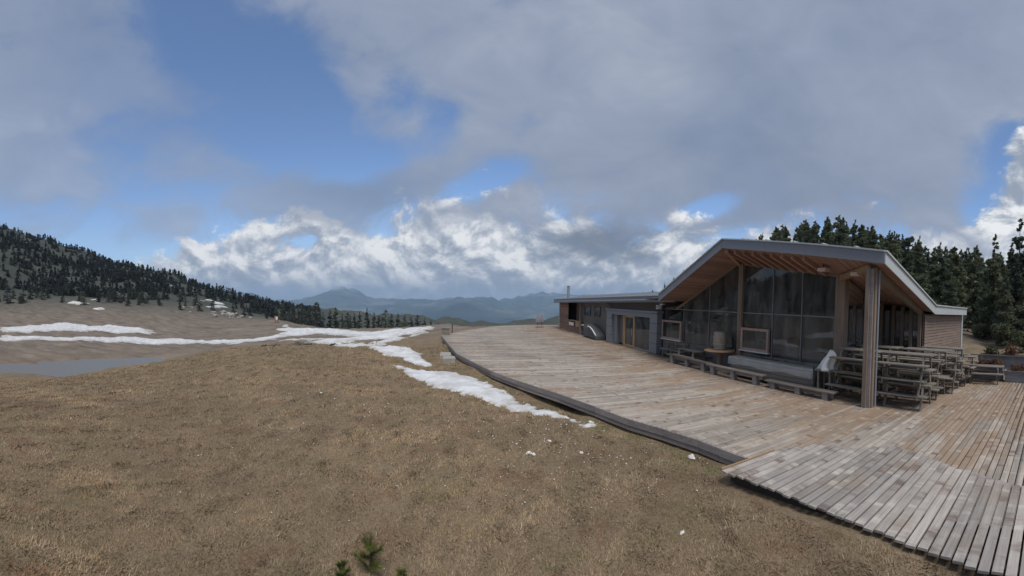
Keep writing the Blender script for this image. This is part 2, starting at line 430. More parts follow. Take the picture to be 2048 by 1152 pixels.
# scrub, bare rock and forest floor on the hill
hillc = t.ramp(t.noise(pos, .06, 6, .65, .4), [(.34, (.058, .068, .062)), (.60, (.078, .086, .074)), (.76, (.15, .135, .108))])
c1 = t.mix(t.mr(vfar, 115., 190.), c1, hillc)
P(t, b, color=c1, rough=.95, spec=.1, normal=bump(t, t.m('ADD', fine, t.m('MULTIPLY', mid, 1.5)), .8, .035))
M['meadow'] = m
m, t, b = material('dry_grass')
at = t.new('ShaderNodeAttribute', attribute_name='tone').outputs['Fac']
big = t.noise(wpos(t), .75, 4, .6, .4)
c1 = t.ramp(at, [(.0, (.115, .079, .049)), (.3, (.210, .150, .094)), (.62, (.305, .224, .143)), (.9, (.41, .318, .215)), (1., (.52, .43, .32))])
c1 = t.mix(t.m('MULTIPLY', t.mr(big, .54, .66), .55), c1, (.19, .095, .058))
c1 = t.mix(t.m('MULTIPLY', t.mr(big, .46, .34), .40), c1, (.15, .14, .062))
big2 = t.noise(wpos(t), .22, 4, .6, .6)
c1 = t.mix(1., c1, t.ramp(big2, [(.30, (.62, .63, .66)), (.5, (1., 1., 1.)), (.68, (1.32, 1.28, 1.16))]), 'MULTIPLY')
gr = t.new('ShaderNodeAttribute', attribute_name='green').outputs['Fac']
c1 = t.mix(gr, c1, t.mix(at, (.055, .075, .022), (.16, .18, .07)))
P(t, b, color=c1, rough=.9, spec=.1)
M['grass'] = m
m, t, b = material('old_snow')
n = t.noise(wpos(t), 5., 5, .6)
sc_ = t.mix(t.mr(t.noise(wpos(t), 1.2, 6, .68), .35, .7), (.70, .71, .72), (.47, .46, .44))
sc_ = t.mix(t.m('MULTIPLY', t.mr(t.noise(wpos(t), 13., 5, .7), .58, .70), .55), sc_, (.27, .23, .18))
rim = t.new('ShaderNodeAttribute', attribute_name='rim').outputs['Fac']
sc_ = t.mix(t.m('MULTIPLY', rim, t.mr(t.noise(wpos(t), 6., 4, .65), .3, .6)), sc_, (.30, .26, .215))
P(t, b, color=sc_, rough=.7, spec=.3, normal=bump(t, n, .5, .05))
M['snow'] = m
m, t, b = material('pond_water')
P(t, b, color=(.17, .165, .155), rough=.42, spec=.4, normal=bump(t, t.noise(wpos(t), 3., 3, .6), .25, .03))
M['water'] = m
m, t, b = material('far_mountain')
pos = wpos(t)
f = t.noise(t.vm('MULTIPLY', pos, (.0006, .0006, .0016)), 1., 7, .62)
c1 = t.ramp(f, [(.36, (.028, .045, .048)), (.52, (.062, .085, .080)), (.64, (.15, .155, .14))])
c1 = t.mix(t.m('MULTIPLY', t.mr(t.sep(pos)[2], 60., 320.), t.mr(f, .45, .6)), c1, (.30, .31, .32))
P(t, b, color=c1, rough=1., spec=0.)
M['mountain'] = m

def foliage(name, dark, light, warm=None):
    m, t, b = material(name)
    r = t.new('ShaderNodeObjectInfo').outputs['Random']
    i = t.new('ShaderNodeNewGeometry').outputs['Random Per Island']
    n = t.noise(opos(t), .9, 3, .6)
    c = t.mix(t.mr(t.m('ADD', t.m('MULTIPLY', i, .5), t.m('MULTIPLY', n, .5)), .25, .75), dark, light)
    c = t.mix(1., c, t.ramp(r, [(0, (.70, .72, .78)), (1, (1.25, 1.2, 1.0))]), 'MULTIPLY')
    P(t, b, color=c, rough=.8, spec=.15)
    tl = t.new('ShaderNodeBsdfTranslucent'); t.put(tl.inputs[0], c); mx_ = t.new('ShaderNodeMixShader'); mx_.inputs[0].default_value = .38   # light passes through the thin sprays
    t.l.new(b.outputs[0], mx_.inputs[1]); t.l.new(tl.outputs[0], mx_.inputs[2]); t.l.new(mx_.outputs[0], t.n['Material Output'].inputs[0])
    return m
M['needle'] = foliage('conifer_needles', (.088, .112, .085), (.20, .228, .15))
M['needle_far'] = foliage('far_conifer_needles', (.092, .108, .104), (.140, .156, .138))  # distance haze put into the colour: needles paled and greyed
M['young'] = foliage('young_pine_needles', (.085, .11, .028), (.23, .26, .085))
M['shrub'] = foliage('reddish_shrub_leaves', (.10, .055, .04), (.24, .135, .085))
M['shrub_green'] = foliage('dull_green_shrub_leaves', (.05, .06, .035), (.12, .13, .07))
M['trunk'] = plain('conifer_bark', (.085, .065, .05), .95, 0., .3, 6.)
M['stem'] = plain('pine_stem', (.13, .095, .06), .9)

# ------------------------------------------------------------------ the lie of the land
# survey points (azimuth, distance from the camera mast, height); smooth interpolation between them
SURVEY = np.array([(-1.529,5.0,-0.12), (-1.521,9.0,-0.31), (-1.516,14.0,-0.37), (-1.515,17.0,-0.49), (-1.018,4.8,-0.28), (-1.012,9.0,-0.45), (-1.009,14.0,-0.57), (-1.008,17.0,-0.64),
(-1.008,37.0,-4.26), (-1.007,45.0,-4.49), (-1.007,50.0,-4.22), (-1.006,64.0,-4.43), (-1.005,92.0,-4.12), (-1.005,115.0,-2.92), (-1.004,150.0,0.71), (-1.003,210.0,9.85),
(-1.002,290.0,27.0), (-1.001,420.0,58.0), (-0.749,5.2,-0.38), (-0.746,9.3,-0.61), (-0.744,18.0,-0.75), (-0.743,25.0,-0.99), (-0.743,38.0,-3.37), (-0.743,47.0,-4.1),
(-0.743,70.0,-5.42), (-0.742,90.0,-5.74), (-0.742,115.0,-4.89), (-0.742,150.0,-1.46), (-0.741,200.0,4.82), (-0.741,280.0,14.0), (-0.74,380.0,23.5), (-0.586,26.0,-0.61),
(-0.586,50.0,-3.38), (-0.586,75.0,-5.35), (-0.586,100.0,-6.2), (-0.586,130.0,-4.41), (-0.586,160.0,-3.02), (-0.585,230.0,.5), (-0.585,320.0,4.5), (-0.443,5.3,-0.46),
(-0.443,10.7,-0.48), (-0.443,17.5,-0.44), (-0.442,25.0,-0.32), (-0.442,29.5,-0.55), (-0.442,42.0,-1.93), (-0.442,75.0,-4.6), (-0.442,105.0,-5.21), (-0.442,125.0,-4.18),
(-0.442,160.0,-6.42), (-0.442,260.0,-6.95), (-0.442,330.0,-6.65), (-0.338,28.0,-0.54), (-0.338,40.0,-1.84), (-0.338,60.0,-3.21), (-0.338,90.0,-5.07),
(-0.338,115.0,-5.98), (-0.338,160.0,-10.79), (-0.21,5.3,-0.45), (-0.213,13.5,-0.51), (-0.214,26.5,-0.5), (-0.214,36.0,-1.37), (-0.214,50.0,-2.38), (-0.214,75.0,-3.75),
(-0.214,110.0,-5.66), (-0.214,160.0,-11.52), (-0.103,22.0,-0.44), (-0.103,27.0,-0.43), (-0.103,36.0,-0.95), (-0.103,50.0,-1.55), (-0.104,80.0,-3.39),
(-0.104,110.0,-5.54), (-0.103,160.0,-11.77), (0.007,6.6,-0.41), (0.003,16.5,-0.4), (0.002,21.5,-0.39), (0.001,28.5,-0.4), (0.001,45.0,-0.67), (0.001,70.0,-1.75),
(0.0,100.0,-3.44), (0.001,160.0,-10.29), (0.175,4.7,-0.34), (0.17,7.6,-0.4), (0.165,15.5,-0.39), (0.698,2.5,-0.22), (0.698,5.5,-0.15), (0.698,8.5,-0.3), (0.698,14.0,-0.5),
(1.047,2.5,-0.18), (1.047,5.5,-0.11), (1.047,8.5,-0.3), (1.047,14.0,-0.5), (1.396,2.5,-0.15), (.83,7.0,-0.20), (1.396,5.5,-0.11), (1.396,8.5,-0.3), (1.396,14.0,-0.5), (0.489,10.0,-0.33),
(0.384,12.0,-0.36), (0.349,2.5,-0.38), (0.349,6.0,-0.38), (0.349,12.0,-0.5), (1.745,2.5,-0.38), (1.745,6.0,-0.38), (1.745,12.0,-0.5), (2.269,2.5,-0.38),
(2.269,6.0,-0.38), (2.269,12.0,-0.5), (2.793,2.5,-0.38), (2.793,6.0,-0.38), (2.793,12.0,-0.5), (3.491,2.5,-0.38), (3.491,6.0,-0.38), (3.491,12.0,-0.5), (4.014,2.5,-0.38),
(4.014,6.0,-0.38), (4.014,12.0,-0.5), (4.451,2.5,-0.38), (4.451,6.0,-0.38), (4.451,12.0,-0.5), (0.157,25.0,-0.5), (0.157,45.0,-0.55), (0.157,60.0,-1.1),
(0.157,80.0,-4.0), (0.157,110.0,-9.0), (0.157,160.0,-16.0), (0.279,25.0,-0.5), (0.279,45.0,-0.55), (0.279,60.0,-1.1), (0.279,80.0,-4.0), (0.279,110.0,-9.0),
(0.279,160.0,-16.0), (0.436,25.0,-0.5), (0.611,25.0,-0.5), (0.873,25.0,-0.5), (1.134,25.0,-0.5), (1.396,25.0,-0.5), (0.436,48.0,-0.5), (0.436,70.0,-0.5),
(0.436,100.0,-1.5), (0.436,160.0,-3.0), (0.436,260.0,-6.0), (0.541,40.0,-0.3), (0.541,75.0,1.0), (0.541,130.0,4.5), (0.541,220.0,7.0), (0.733,35.0,-0.2),
(0.733,55.0,2.2), (0.733,80.0,8.0), (0.733,110.0,14.0), (0.733,200.0,19.0), (0.96,35.0,-0.1), (0.96,55.0,2.6), (0.96,80.0,9.0), (0.96,110.0,15.5), (0.96,200.0,20.0),
(1.152,34.0,-0.1), (1.152,55.0,2.0), (1.152,80.0,6.0), (1.152,120.0,11.0), (1.152,200.0,15.0), (1.326,32.0,-0.2), (1.326,55.0,1.0), (1.326,90.0,4.0), (1.326,200.0,8.0),
(1.571,30.0,-0.3), (1.571,60.0,0.5), (1.571,150.0,3.0), (2.007,30.0,-0.8), (2.007,80.0,0.0), (2.007,200.0,8.0), (2.618,30.0,-0.8), (2.618,80.0,0.0), (2.618,200.0,8.0),
(3.316,30.0,-0.8), (3.316,80.0,0.0), (3.316,200.0,8.0), (4.014,30.0,-0.8), (4.014,80.0,0.0), (4.014,200.0,8.0), (-1.309,60.0,-4.0), (-1.309,110.0,-2.0),
(-1.309,200.0,10.0), (-1.309,420.0,98.0), (-1.658,60.0,-3.0), (-1.658,200.0,10.0), (-1.658,420.0,120.0), (-1.309,37.0,-3.9), (-1.309,46.0,-4.2), (-1.658,37.0,-3.9),
(-1.658,46.0,-4.2), (-1.012,520.0,62.0), (-0.75,520.0,22.0), (-0.576,520.0,2.0), (-0.436,520.0,-10.0), (-0.314,520.0,-12.0), (-0.175,520.0,-20.0), (0.0,520.0,-30.0),
(0.175,520.0,-30.0), (0.314,520.0,-20.0), (0.436,520.0,-14.0), (0.733,520.0,16.0), (1.152,520.0,10.0), (1.571,520.0,4.0), (-1.396,520.0,115.0), (-1.92,520.0,120.0),
(-2.618,520.0,20.0), (2.618,520.0,15.0)])

def feat(az, d): return np.stack([np.sin(az) * 1.6, np.cos(az) * 1.6, np.log(np.maximum(d, 2.0))], -1)
_Q = feat(SURVEY[:, 0], SURVEY[:, 1])
def _k(a, b): return np.sqrt(((a[:, None, :] - b[None]) ** 2).sum(-1))
_n = len(_Q)
_W = np.linalg.solve(np.block([[_k(_Q, _Q) + 1e-3 * np.eye(_n), np.ones((_n, 1))], [np.ones((1, _n)), np.zeros((1, 1))]]), np.append(SURVEY[:, 2], 0))
_wv = [(rng.uniform(0, 2 * np.pi), rng.uniform(0, 2 * np.pi), 2 * np.pi / L, a) for L, a in
       [(9, .05), (6.1, .045), (4.3, .035), (2.9, .025), (2.0, .018), (1.3, .012), (1.1, .010), (.8, .007), (.55, .006)] for _ in range(2)]
_wl = [(rng.uniform(0, 2 * np.pi), rng.uniform(0, 2 * np.pi), 2 * np.pi / L, a) for L, a in [(120, 2.2), (70, 1.4), (43, .9), (26, .6), (17, .35)] for _ in range(2)]
POND = (-36.0, 24.5)
def pond_uv(x, y): return ((x - POND[0]) * .40 + (y - POND[1]) * .917) / 12.5, (-(x - POND[0]) * .917 + (y - POND[1]) * .40) / 4.8
def ground_z(x, y):
    x = np.asarray(x, float); y = np.asarray(y, float)
    az = np.arctan2(x, y); d = np.hypot(x, y)
    a, dd = az.ravel(), d.ravel(); o = np.empty(len(a))
    for i in range(0, len(a), 20000): o[i:i + 20000] = _k(feat(a[i:i + 20000], dd[i:i + 20000]), _Q) @ _W[:-1] + _W[-1]
    z = o.reshape(az.shape)
    lump = sum(A * np.sin(k * (x * np.cos(t) + y * np.sin(t)) + p) for t, p, k, A in _wv)
    hill = sum(A * np.sin(k * (x * np.cos(t) + y * np.sin(t)) + p) for t, p, k, A in _wl)
    z = z + lump * np.clip(d / 20, .35, 1.6) * .8 + hill * np.clip((d - 130) / 200, 0, 1)
    pu, pv_ = pond_uv(x, y); q = pu ** 2 + pv_ ** 2
    return z - .55 * np.exp(-q ** 2)

def sheet(name, azs, ds, zf, mat, closed=True):
    A, Dd = np.meshgrid(azs, ds); x, y = Dd * np.sin(A), Dd * np.cos(A)
    z = zf(x, y); v = np.stack([x, y, z], -1).reshape(-1, 3); n, mm = len(azs), len(ds)
    i = np.arange(n if closed else n - 1); j = np.arange(mm - 1); I, J = np.meshgrid(i, j); I2 = (I + 1) % n
    f = np.stack([J * n + I, J * n + I2, (J + 1) * n + I2, (J + 1) * n + I], -1).reshape(-1, 4)[:, ::-1]
    return np_mesh(name, v, f, mat, smooth=True)

azs = np.radians(np.concatenate([np.arange(-70, 96, .45), np.arange(96, 290, 3.)]))
ds = np.concatenate([[.02], np.exp(np.linspace(np.log(1.2), np.log(60), 150)), np.exp(np.linspace(np.log(61.5), np.log(540), 90))])
tag(sheet('ground', azs, ds, ground_z, M['meadow']), 'brown dry mountain meadow rising to the wooded hill', kind='structure')

RIDGE = np.array([(-.75, 120), (-.50, -60), (-.468, -330), (-.416, -150), (-.364, 0), (-.332, 150), (-.30, 230), (-.273, 225), (-.227, 60), (-.20, -115), (-.17, -70), (-.13, -45), (-.065, -125), (-.02, -190),
                  (.04, -260), (.078, -150), (.11, -40), (.125, -70), (.143, 60), (.16, 30), (.176, 150), (.19, 110), (.208, 190), (.222, 160), (.24, 290), (.252, 250), (.267, 330), (.286, 240), (.338, 40), (.45, 160), (.8, 220), (1.2, 120), (1.8, 200), (2.6, 120), (3.4, 180), (4.4, 160), (5.4, 120)])
_wm = [(rng.uniform(0, 2 * np.pi), rng.uniform(0, 2 * np.pi), 2 * np.pi / L, a) for L, a in [(5200, 70), (3100, 45), (1900, 32), (1100, 20), (700, 13), (420, 8), (260, 5)] for _ in range(3)]
def mountain_z(x, y):
    az = np.arctan2(x, y); d = np.hypot(x, y)
    az = np.where(az < -.75, az + 2 * np.pi, az)
    r = np.interp(az, RIDGE[:, 0], RIDGE[:, 1])
    nz = sum(A * np.sin(k * (x * np.cos(t) + y * np.sin(t)) + p) for t, p, k, A in _wm)
    near = ground_z(x * np.minimum(1, 500 / d), y * np.minimum(1, 500 / d)) - 3.5
    front = -330 + 90 * np.sin(az * 9 + 1) + 60 * np.sin(az * 21)
    base = np.interp(d, [500, 900, 2500, 5000, 7500], [0, -60, -480, -640, -620])
    z = near * np.clip((1500 - d) / 900, 0, 1) + base
    s = lambda a, b: np.clip((d - a) / (b - a), 0, 1) ** 2 * (3 - 2 * np.clip((d - a) / (b - a), 0, 1))
    z = z + s(7000, 9500) * (front + 620) + s(10500, 15000) * (r - front) - s(15000, 21000) * (r + 250)
    return z + nz * s(2500, 9000) * (1 - .45 * np.exp(-((d - 15000) / 1200) ** 2))
azs2 = np.radians(np.concatenate([np.arange(-60, 40, .22), np.arange(40, 300, 3.)]))
ds2 = np.concatenate([np.exp(np.linspace(np.log(505), np.log(8000), 60)), np.linspace(8200, 16500, 85), np.linspace(17000, 22500, 12)])
tag(sheet('mountains', azs2, ds2, mountain_z, M['mountain']), 'hazy blue mountain range beyond the valley', kind='structure')

# pond in the hollow on the left
q = np.linspace(0, 2 * np.pi, 56, endpoint=False)
rr = 1 + .10 * np.sin(3 * q + 1) + .07 * np.sin(5 * q)
pa, pb = 13.5 * rr * np.cos(q), 5.4 * rr * np.sin(q); px_, py_ = POND[0] + pa * .40 - pb * .917, POND[1] + pa * .917 + pb * .40
o = MB().add([(a, b_, -4.52) for a, b_ in zip(px_, py_)], [tuple(range(56))]).build('pond', M['water'])
tag(o, 'small grey pond in the hollow beyond the meadow', kind='structure')

# ------------------------------------------------------------------ old snow
SNOW = {   # outlines as (azimuth, distance)
    'S1': [(-0.1482, 19.73),(-0.109, 19.49),(-0.0632, 19.1),(0.0023, 18.21),(0.0548, 17.45),(0.1009, 16.13),(0.1339, 15.17),(0.1603, 14.49),(0.1933, 13.74),(0.2329, 13.12),(0.266, 12.62),(0.3057, 11.93),(0.3454, 11.2),(0.376, 10.49),(0.3456, 10.82),(0.2929, 11.37),(0.2403, 11.64),(0.1875, 12.23),(0.1349, 12.49),(0.0821, 13.21),(0.0491, 13.9),(0.0032, 14.26),(-0.0364, 15.19),(-0.0758, 16.24),(-0.1285, 18.17)],
    'S2': [(-0.2165, 26.14),(-0.1552, 26.82),(-0.0899, 25.87),(-0.0663, 24.88),(-0.0636, 22.84),(-0.0241, 19.93),(-0.0082, 18.71),(-0.0501, 19.49),(-0.1026, 21.08),(-0.1615, 22.92)],
    'S4': [(-0.4346, 112.77),(-0.4033, 105.69),(-0.3642, 104.08),(-0.286, 103.02),(-0.2339, 82.11),(-0.1817, 71.27),(-0.1296, 82.67),(-0.0645, 66.0),(-0.0385, 65.78),(-0.0514, 54.62),(-0.1295, 47.16),(-0.2076, 39.03),(-0.2597, 39.09),(-0.312, 43.31),(-0.3642, 47.25),(-0.3903, 56.03),(-0.4816, 66.23),(-0.5469, 60.19),(-0.6513, 72.5),(-0.7818, 71.51),(-0.9122, 71.76),(-1.006, 72.13),(-1.0946, 72.0),(-1.1728, 70.18),(-1.1725, 78.55),(-1.0058, 78.55),(-0.9119, 81.27),(-0.7816, 84.09),(-0.6512, 80.86),(-0.5207, 72.5),(-0.4425, 79.9),(-0.4385, 96.89)],
    'D1': [(-0.4686, 68.53),(-0.3903, 78.15),(-0.3381, 81.83),(-0.2599, 60.92),(-0.2338, 55.94),(-0.312, 53.15),(-0.3903, 59.79)],
    'S5': [(-1.172, 95.08),(-1.0051, 108.06),(-0.9375, 103.37),(-0.8854, 106.6),(-0.8203, 105.33),(-0.7813, 101.63),(-0.7775, 93.0),(-0.8336, 90.65),(-0.9117, 92.52),(-1.0055, 90.03),(-1.1723, 84.96)],
    'S6': [(-0.338, 40.04),(-0.2597, 34.69),(-0.1815, 41.22),(-0.1034, 44.13),(-0.0448, 46.53),(-0.0903, 43.83),(-0.1684, 35.72),(-0.214, 28.71),(-0.2727, 28.56)],
    'D2': [(-0.2493, 46.84),(-0.1555, 49.64),(-0.0904, 49.73),(-0.0488, 54.25),(-0.0488, 48.64),(-0.0904, 44.81),(-0.1555, 43.16),(-0.2467, 42.21)],
}
def inside(px, py, poly):
    c = np.zeros(px.shape, bool); n = len(poly); j = n - 1
    for i in range(n):
        xi, yi = poly[i]; xj, yj = poly[j]
        k = ((yi > py) != (yj > py)) & (px < (xj - xi) * (py - yi) / (yj - yi + 1e-12) + xi); c ^= k; j = i
    return c
def sdist(px, py, poly):
    d = np.full(px.shape, 1e9); n = len(poly)
    for i in range(n):
        ax, ay = poly[i]; bx, by = poly[(i + 1) % n]; ex, ey = bx - ax, by - ay
        t_ = np.clip(((px - ax) * ex + (py - ay) * ey) / (ex * ex + ey * ey + 1e-9), 0, 1)
        d = np.minimum(d, np.hypot(px - ax - t_ * ex, py - ay - t_ * ey))
    return np.where(inside(px, py, poly), d, -d)
def wav(x, y, base, seed):
    r = np.random.default_rng(seed); o = 0
    for L, a in ((1, .5), (.55, .32), (.3, .2), (.17, .13), (.1, .08)):
        for _ in range(3):
            t_ = r.uniform(0, 2 * np.pi); o = o + a / 1.7 * np.sin(2 * np.pi / (L * base) * (x * np.cos(t_) + y * np.sin(t_)) + r.uniform(0, 6.28))
    return o
XY = {k: [(d * math.sin(a), d * math.cos(a)) for a, d in v] for k, v in SNOW.items()}
def snow_field(x, y, key, wob, seed, minus=None):
    s = sdist(x, y, XY[key]) + wob * wav(x, y, wob * 9, seed) - wob * (.22 if key not in ('S1', 'S2') else np.clip((y - 10.2) / 4, .0, .62)) + wob * .35 * wav(x, y, wob * 2.2, seed + 31)
    if key == 'S1': s = s - .34 * np.clip(1.3 * wav(x, y, .95, seed + 5) + .12, 0, 1) * np.clip((17.0 - y) / 4, 0, 1)
    for mk in (minus or ()): s = np.minimum(s, -sdist(x, y, XY[mk]) + wob * .5 * wav(x, y, wob * 9, seed + 1))
    return s
def snow(key, step, wob, thick, seed, label, minus=None):
    P_ = np.array(XY[key]); lo = P_.min(0) - wob * 2; hi = P_.max(0) + wob * 2
    gx, gy = np.meshgrid(np.arange(lo[0], hi[0], step), np.arange(lo[1], hi[1], step))
    s = snow_field(gx, gy, key, wob, seed, minus)
    z = ground_z(gx, gy) + np.where(s > 0, thick * np.sqrt(np.clip(s / (wob * 1.6), 0, 1)) + thick * .12 * wav(gx, gy, wob * 5, seed + 9) * np.clip(s / wob, 0, 1) + .012, -.05)
    n = gx.shape[1]; keep = (s[:-1, :-1] > 0) | (s[1:, :-1] > 0) | (s[:-1, 1:] > 0) | (s[1:, 1:] > 0)
    j, i = np.where(keep); f = np.stack([j * n + i, j * n + i + 1, (j + 1) * n + i + 1, (j + 1) * n + i], -1)
    used, inv = np.unique(f, return_inverse=True)
    v = np.stack([gx, gy, z], -1).reshape(-1, 3)[used]
    o = np_mesh('snow_patch', v, inv.reshape(-1, 4), M['snow'], smooth=True, attr={'rim': np.exp(-np.clip(s, 0, None) / (wob * .5)).ravel()[used]})
    tag(o, label, kind='structure')
snow('S1', .07, .26, .07, 3, 'long patch of old snow lying beside the curved deck edge')
snow('S2', .085, .30, .07, 5, 'shorter snow patch beyond the long one, towards the path')
snow('S4', .55, 1.5, .25, 8, 'wide snow field in the hollow before the trees', ('D1', 'D2'))
snow('S5', .55, 1.3, .25, 11, 'snow streak on the brown slope at the left')
snow('S6', .30, .7, .15, 14, 'snow lying along the path that climbs to the deck corner')
for i_, (az_, d_, wd_) in enumerate([(-.721, 322, 4.5), (-.715, 258, 5.0), (-.751, 296, 3.6), (-.627, 214, 4.), (-.611, 199, 3.2), (-.592, 189, 4.2), (-.618, 176, 2.6), (-.956, 186, 3.), (-.921, 173, 2.5), (-.963, 154, 4.8), (-.917, 142, 3.), (-.579, 165, 3.6), (-.657, 183, 2.6), (-.60, 205, 3.0), (-.64, 200, 2.6), (-.61, 186, 2.6)]):
    cx_, cy_ = d_ * math.sin(az_), d_ * math.cos(az_); r_ = np.random.default_rng(i_)
    XY['h'] = [(cx_ + wd_ * .7 * (1 + .3 * r_.normal()) * math.cos(t_) + wd_ * .25 * math.sin(t_), cy_ + wd_ * (1 + .3 * r_.normal()) * math.sin(t_) * .7) for t_ in np.linspace(0, 6.283, 13)[:-1]]
    snow('h', .55, .8, .5, 40 + i_, 'small old snow patch on the wooded hillside')

# ------------------------------------------------------------------ dry grass
EDGE_Y = np.array([-3.0, 5.5, 6.93, 7.98, 9.07, 10.49, 12.21, 14.51, 16.51, 18.59, 21.98, 32.81])
EDGE_X = np.array([5.60, 5.56, 5.39, 5.10, 4.67, 4.27, 3.68, 2.65, 1.86, 1.28, .41, -.70])
def deck_edge(y): return np.interp(y, EDGE_Y, EDGE_X)
N_ = 640000
u_ = rng.random(N_); a_, b_ = 3.4, 30.0; pw = .30
dd = (a_ ** pw + u_ * (b_ ** pw - a_ ** pw)) ** (1 / pw)
aa = np.radians(rng.uniform(-68, 92, N_))
gx, gy = dd * np.sin(aa), dd * np.cos(aa)
ok = (gx < deck_edge(gy) - .05) & ~((gx > 4.70) & (gy < 5.6))
for k_, w_, s_ in (('S1', .26, 3), ('S2', .30, 5), ('S6', .7, 14)):
    bb = np.array(XY[k_]); near_ = ok & (gx > bb[:, 0].min() - 1) & (gx < bb[:, 0].max() + 1) & (gy > bb[:, 1].min() - 1) & (gy < bb[:, 1].max() + 1)
    ii = np.where(near_)[0]; ok[ii] &= ~(snow_field(gx[ii], gy[ii], k_, w_, s_) > .04)
gx, gy, dd = gx[ok], gy[ok], dd[ok]; n_ = len(gx)
bare = wav(gx, gy, 1.3, 90) + .6 * wav(gx, gy, .33, 91) < -.80
kp = ~bare | (rng.random(n_) < .35); gx, gy, dd = gx[kp], gy[kp], dd[kp]; n_ = len(gx)
gz = ground_z(gx, gy)
patch = wav(gx, gy, 2.4, 77); patch2 = wav(gx, gy, .5, 78)
hd = 6.283 * rng.random(n_) * .55 + 2.2 * wav(gx, gy, 1.1, 79)
lie = np.clip(rng.normal(1.08, .32, n_), .15, 1.45)                  # lean from the vertical
ln = (.032 + .0014 * dd) * rng.uniform(.6, 1.5, n_) * (1 + .45 * patch2.clip(-1, 1)) * (1 + .35 * patch.clip(-1, 1))
wd = (.0036 + .00062 * dd) * rng.uniform(.6, 1.4, n_)
dirx, diry = np.cos(hd), np.sin(hd)
tip = np.stack([gx + dirx * ln * np.sin(lie), gy + diry * ln * np.sin(lie), gz + ln * np.cos(lie) + .004], -1)
b0 = np.stack([gx - diry * wd, gy + dirx * wd, gz - .004], -1); b1 = np.stack([gx + diry * wd, gy - dirx * wd, gz - .004], -1)
v = np.stack([b0, b1, tip], 1).reshape(-1, 3); f = np.arange(3 * n_).reshape(-1, 3)
tone = np.clip(.46 + .17 * rng.normal(size=n_) + .13 * patch + .11 * patch2, 0, 1)
edge_d = deck_edge(gy) - gx
green = np.clip(1.15 - edge_d / 1.6, 0, 1) * np.clip(.35 + .8 * wav(gx, gy, 1.7, 81), 0, 1) * (gy > 5.8) * .8 + np.clip(.9 * wav(gx, gy, 3.1, 82) - .55, 0, .5) * .6
tag(np_mesh('dry_grass', v, f, M['grass'], attr={'tone': np.repeat(tone, 3), 'green': np.repeat(green, 3)}), 'short matted dry grass covering the meadow', 'grass', kind='stuff')

# pale straw, chips and grit lying between the stones
nd = 420
dx_, dy_ = rng.normal(2.6, 1.5, nd), rng.normal(8.2, 2.2, nd)
dx_[:150], dy_[:150] = rng.uniform(-6, 4.4, 150), rng.uniform(4.6, 14, 150)
kp = (dx_ < deck_edge(dy_) - .15) & (dy_ > 4.2) & ~((dx_ > 4.5) & (dy_ < 5.6)); dx_, dy_ = dx_[kp], dy_[kp]; nd = len(dx_); dz_ = ground_z(dx_, dy_) + .022
sz = rng.uniform(.008, .026, nd)[:, None] * (np.hypot(dx_, dy_)[:, None] / 9)
tet = np.array([(1, 0, -.3), (-.5, .8, -.2), (-.5, -.8, -.35), (.1, 0, .7)])
rot = rng.uniform(0, 6.28, nd); R2 = np.stack([np.stack([np.cos(rot), -np.sin(rot)], -1), np.stack([np.sin(rot), np.cos(rot)], -1)], 1)
tv = np.repeat(tet[None], nd, 0); tv[..., :2] = np.einsum('nij,nkj->nki', R2, tv[..., :2]) * rng.uniform(.7, 1.8, (nd, 1, 2)); tv = tv * sz[:, None, :] + np.stack([dx_, dy_, dz_], -1)[:, None]
ff = (np.array([(0, 1, 3), (1, 2, 3), (2, 0, 3), (0, 2, 1)])[None] + 4 * np.arange(nd)[:, None, None]).reshape(-1, 3)
tag(np_mesh('grit', tv.reshape(-1, 3), ff, M['rock']), 'scattered pale grit and chips in the dry grass', 'grit', kind='stuff')

# ------------------------------------------------------------------ timber deck
deck = empty('deck', (6, 12, 0))
tag(deck, 'wide weathered timber deck with a curved edge in front of the restaurant', kind='structure')
PITCH_B, BW, BT = .150, .129, .032
FAR = [(-.70, 32.81), (1.79, 38.5), (5.3, 44.8), (10.0, 48.0), (14., 48.0)]
def deck_left(y):
    if y <= 32.81: return float(deck_edge(y))
    return float(np.interp(y, [p[1] for p in FAR], [p[0] for p in FAR]))
def deck_right(y):
    if y < 7.62: return 18.9
    return 12.47 if y < 42.6 else 13.6
def plank_mesh(name, mat):                        # unit board: length 1 along X, chamfered top edges
    w2, c = BW / 2, .006
    sec = [(-w2, -BT), (w2, -BT), (w2, -c), (w2 - c, 0), (-w2 + c, 0), (-w2, -c)]
    b_ = MB(); b_.add([(0, y, z) for y, z in sec] + [(1, y, z) for y, z in sec], [tuple(range(6))[::-1], tuple(range(6, 12))] + [(i, (i + 1) % 6, 6 + (i + 1) % 6, 6 + i) for i in range(6)])
    b_.f = [tuple(reversed(q_)) for q_ in b_.f]
    me = b_.mesh(name); me.materials.append(mat); return me
board_me = plank_mesh('board', M['deck'])
pieces = []
y_ = -2.6; row = 0
rb = random.Random(3)
while y_ < 47.6:
    x0, x1 = deck_left(y_), deck_right(y_)
    if y_ < 5.35: x0 = max(x0, 5.62)
    x = x0 + rb.choice([2.0, 3.0, 4.0]) if x1 - x0 > 4 else x1
    a = x0
    while True:
        e = min(x, x1)
        if x1 - e < .5: e = x1
        pieces.append((a, e, y_, row)); a = e + .006
        if e >= x1: break
        x = a + 4.0
    y_ += PITCH_B; row += 1
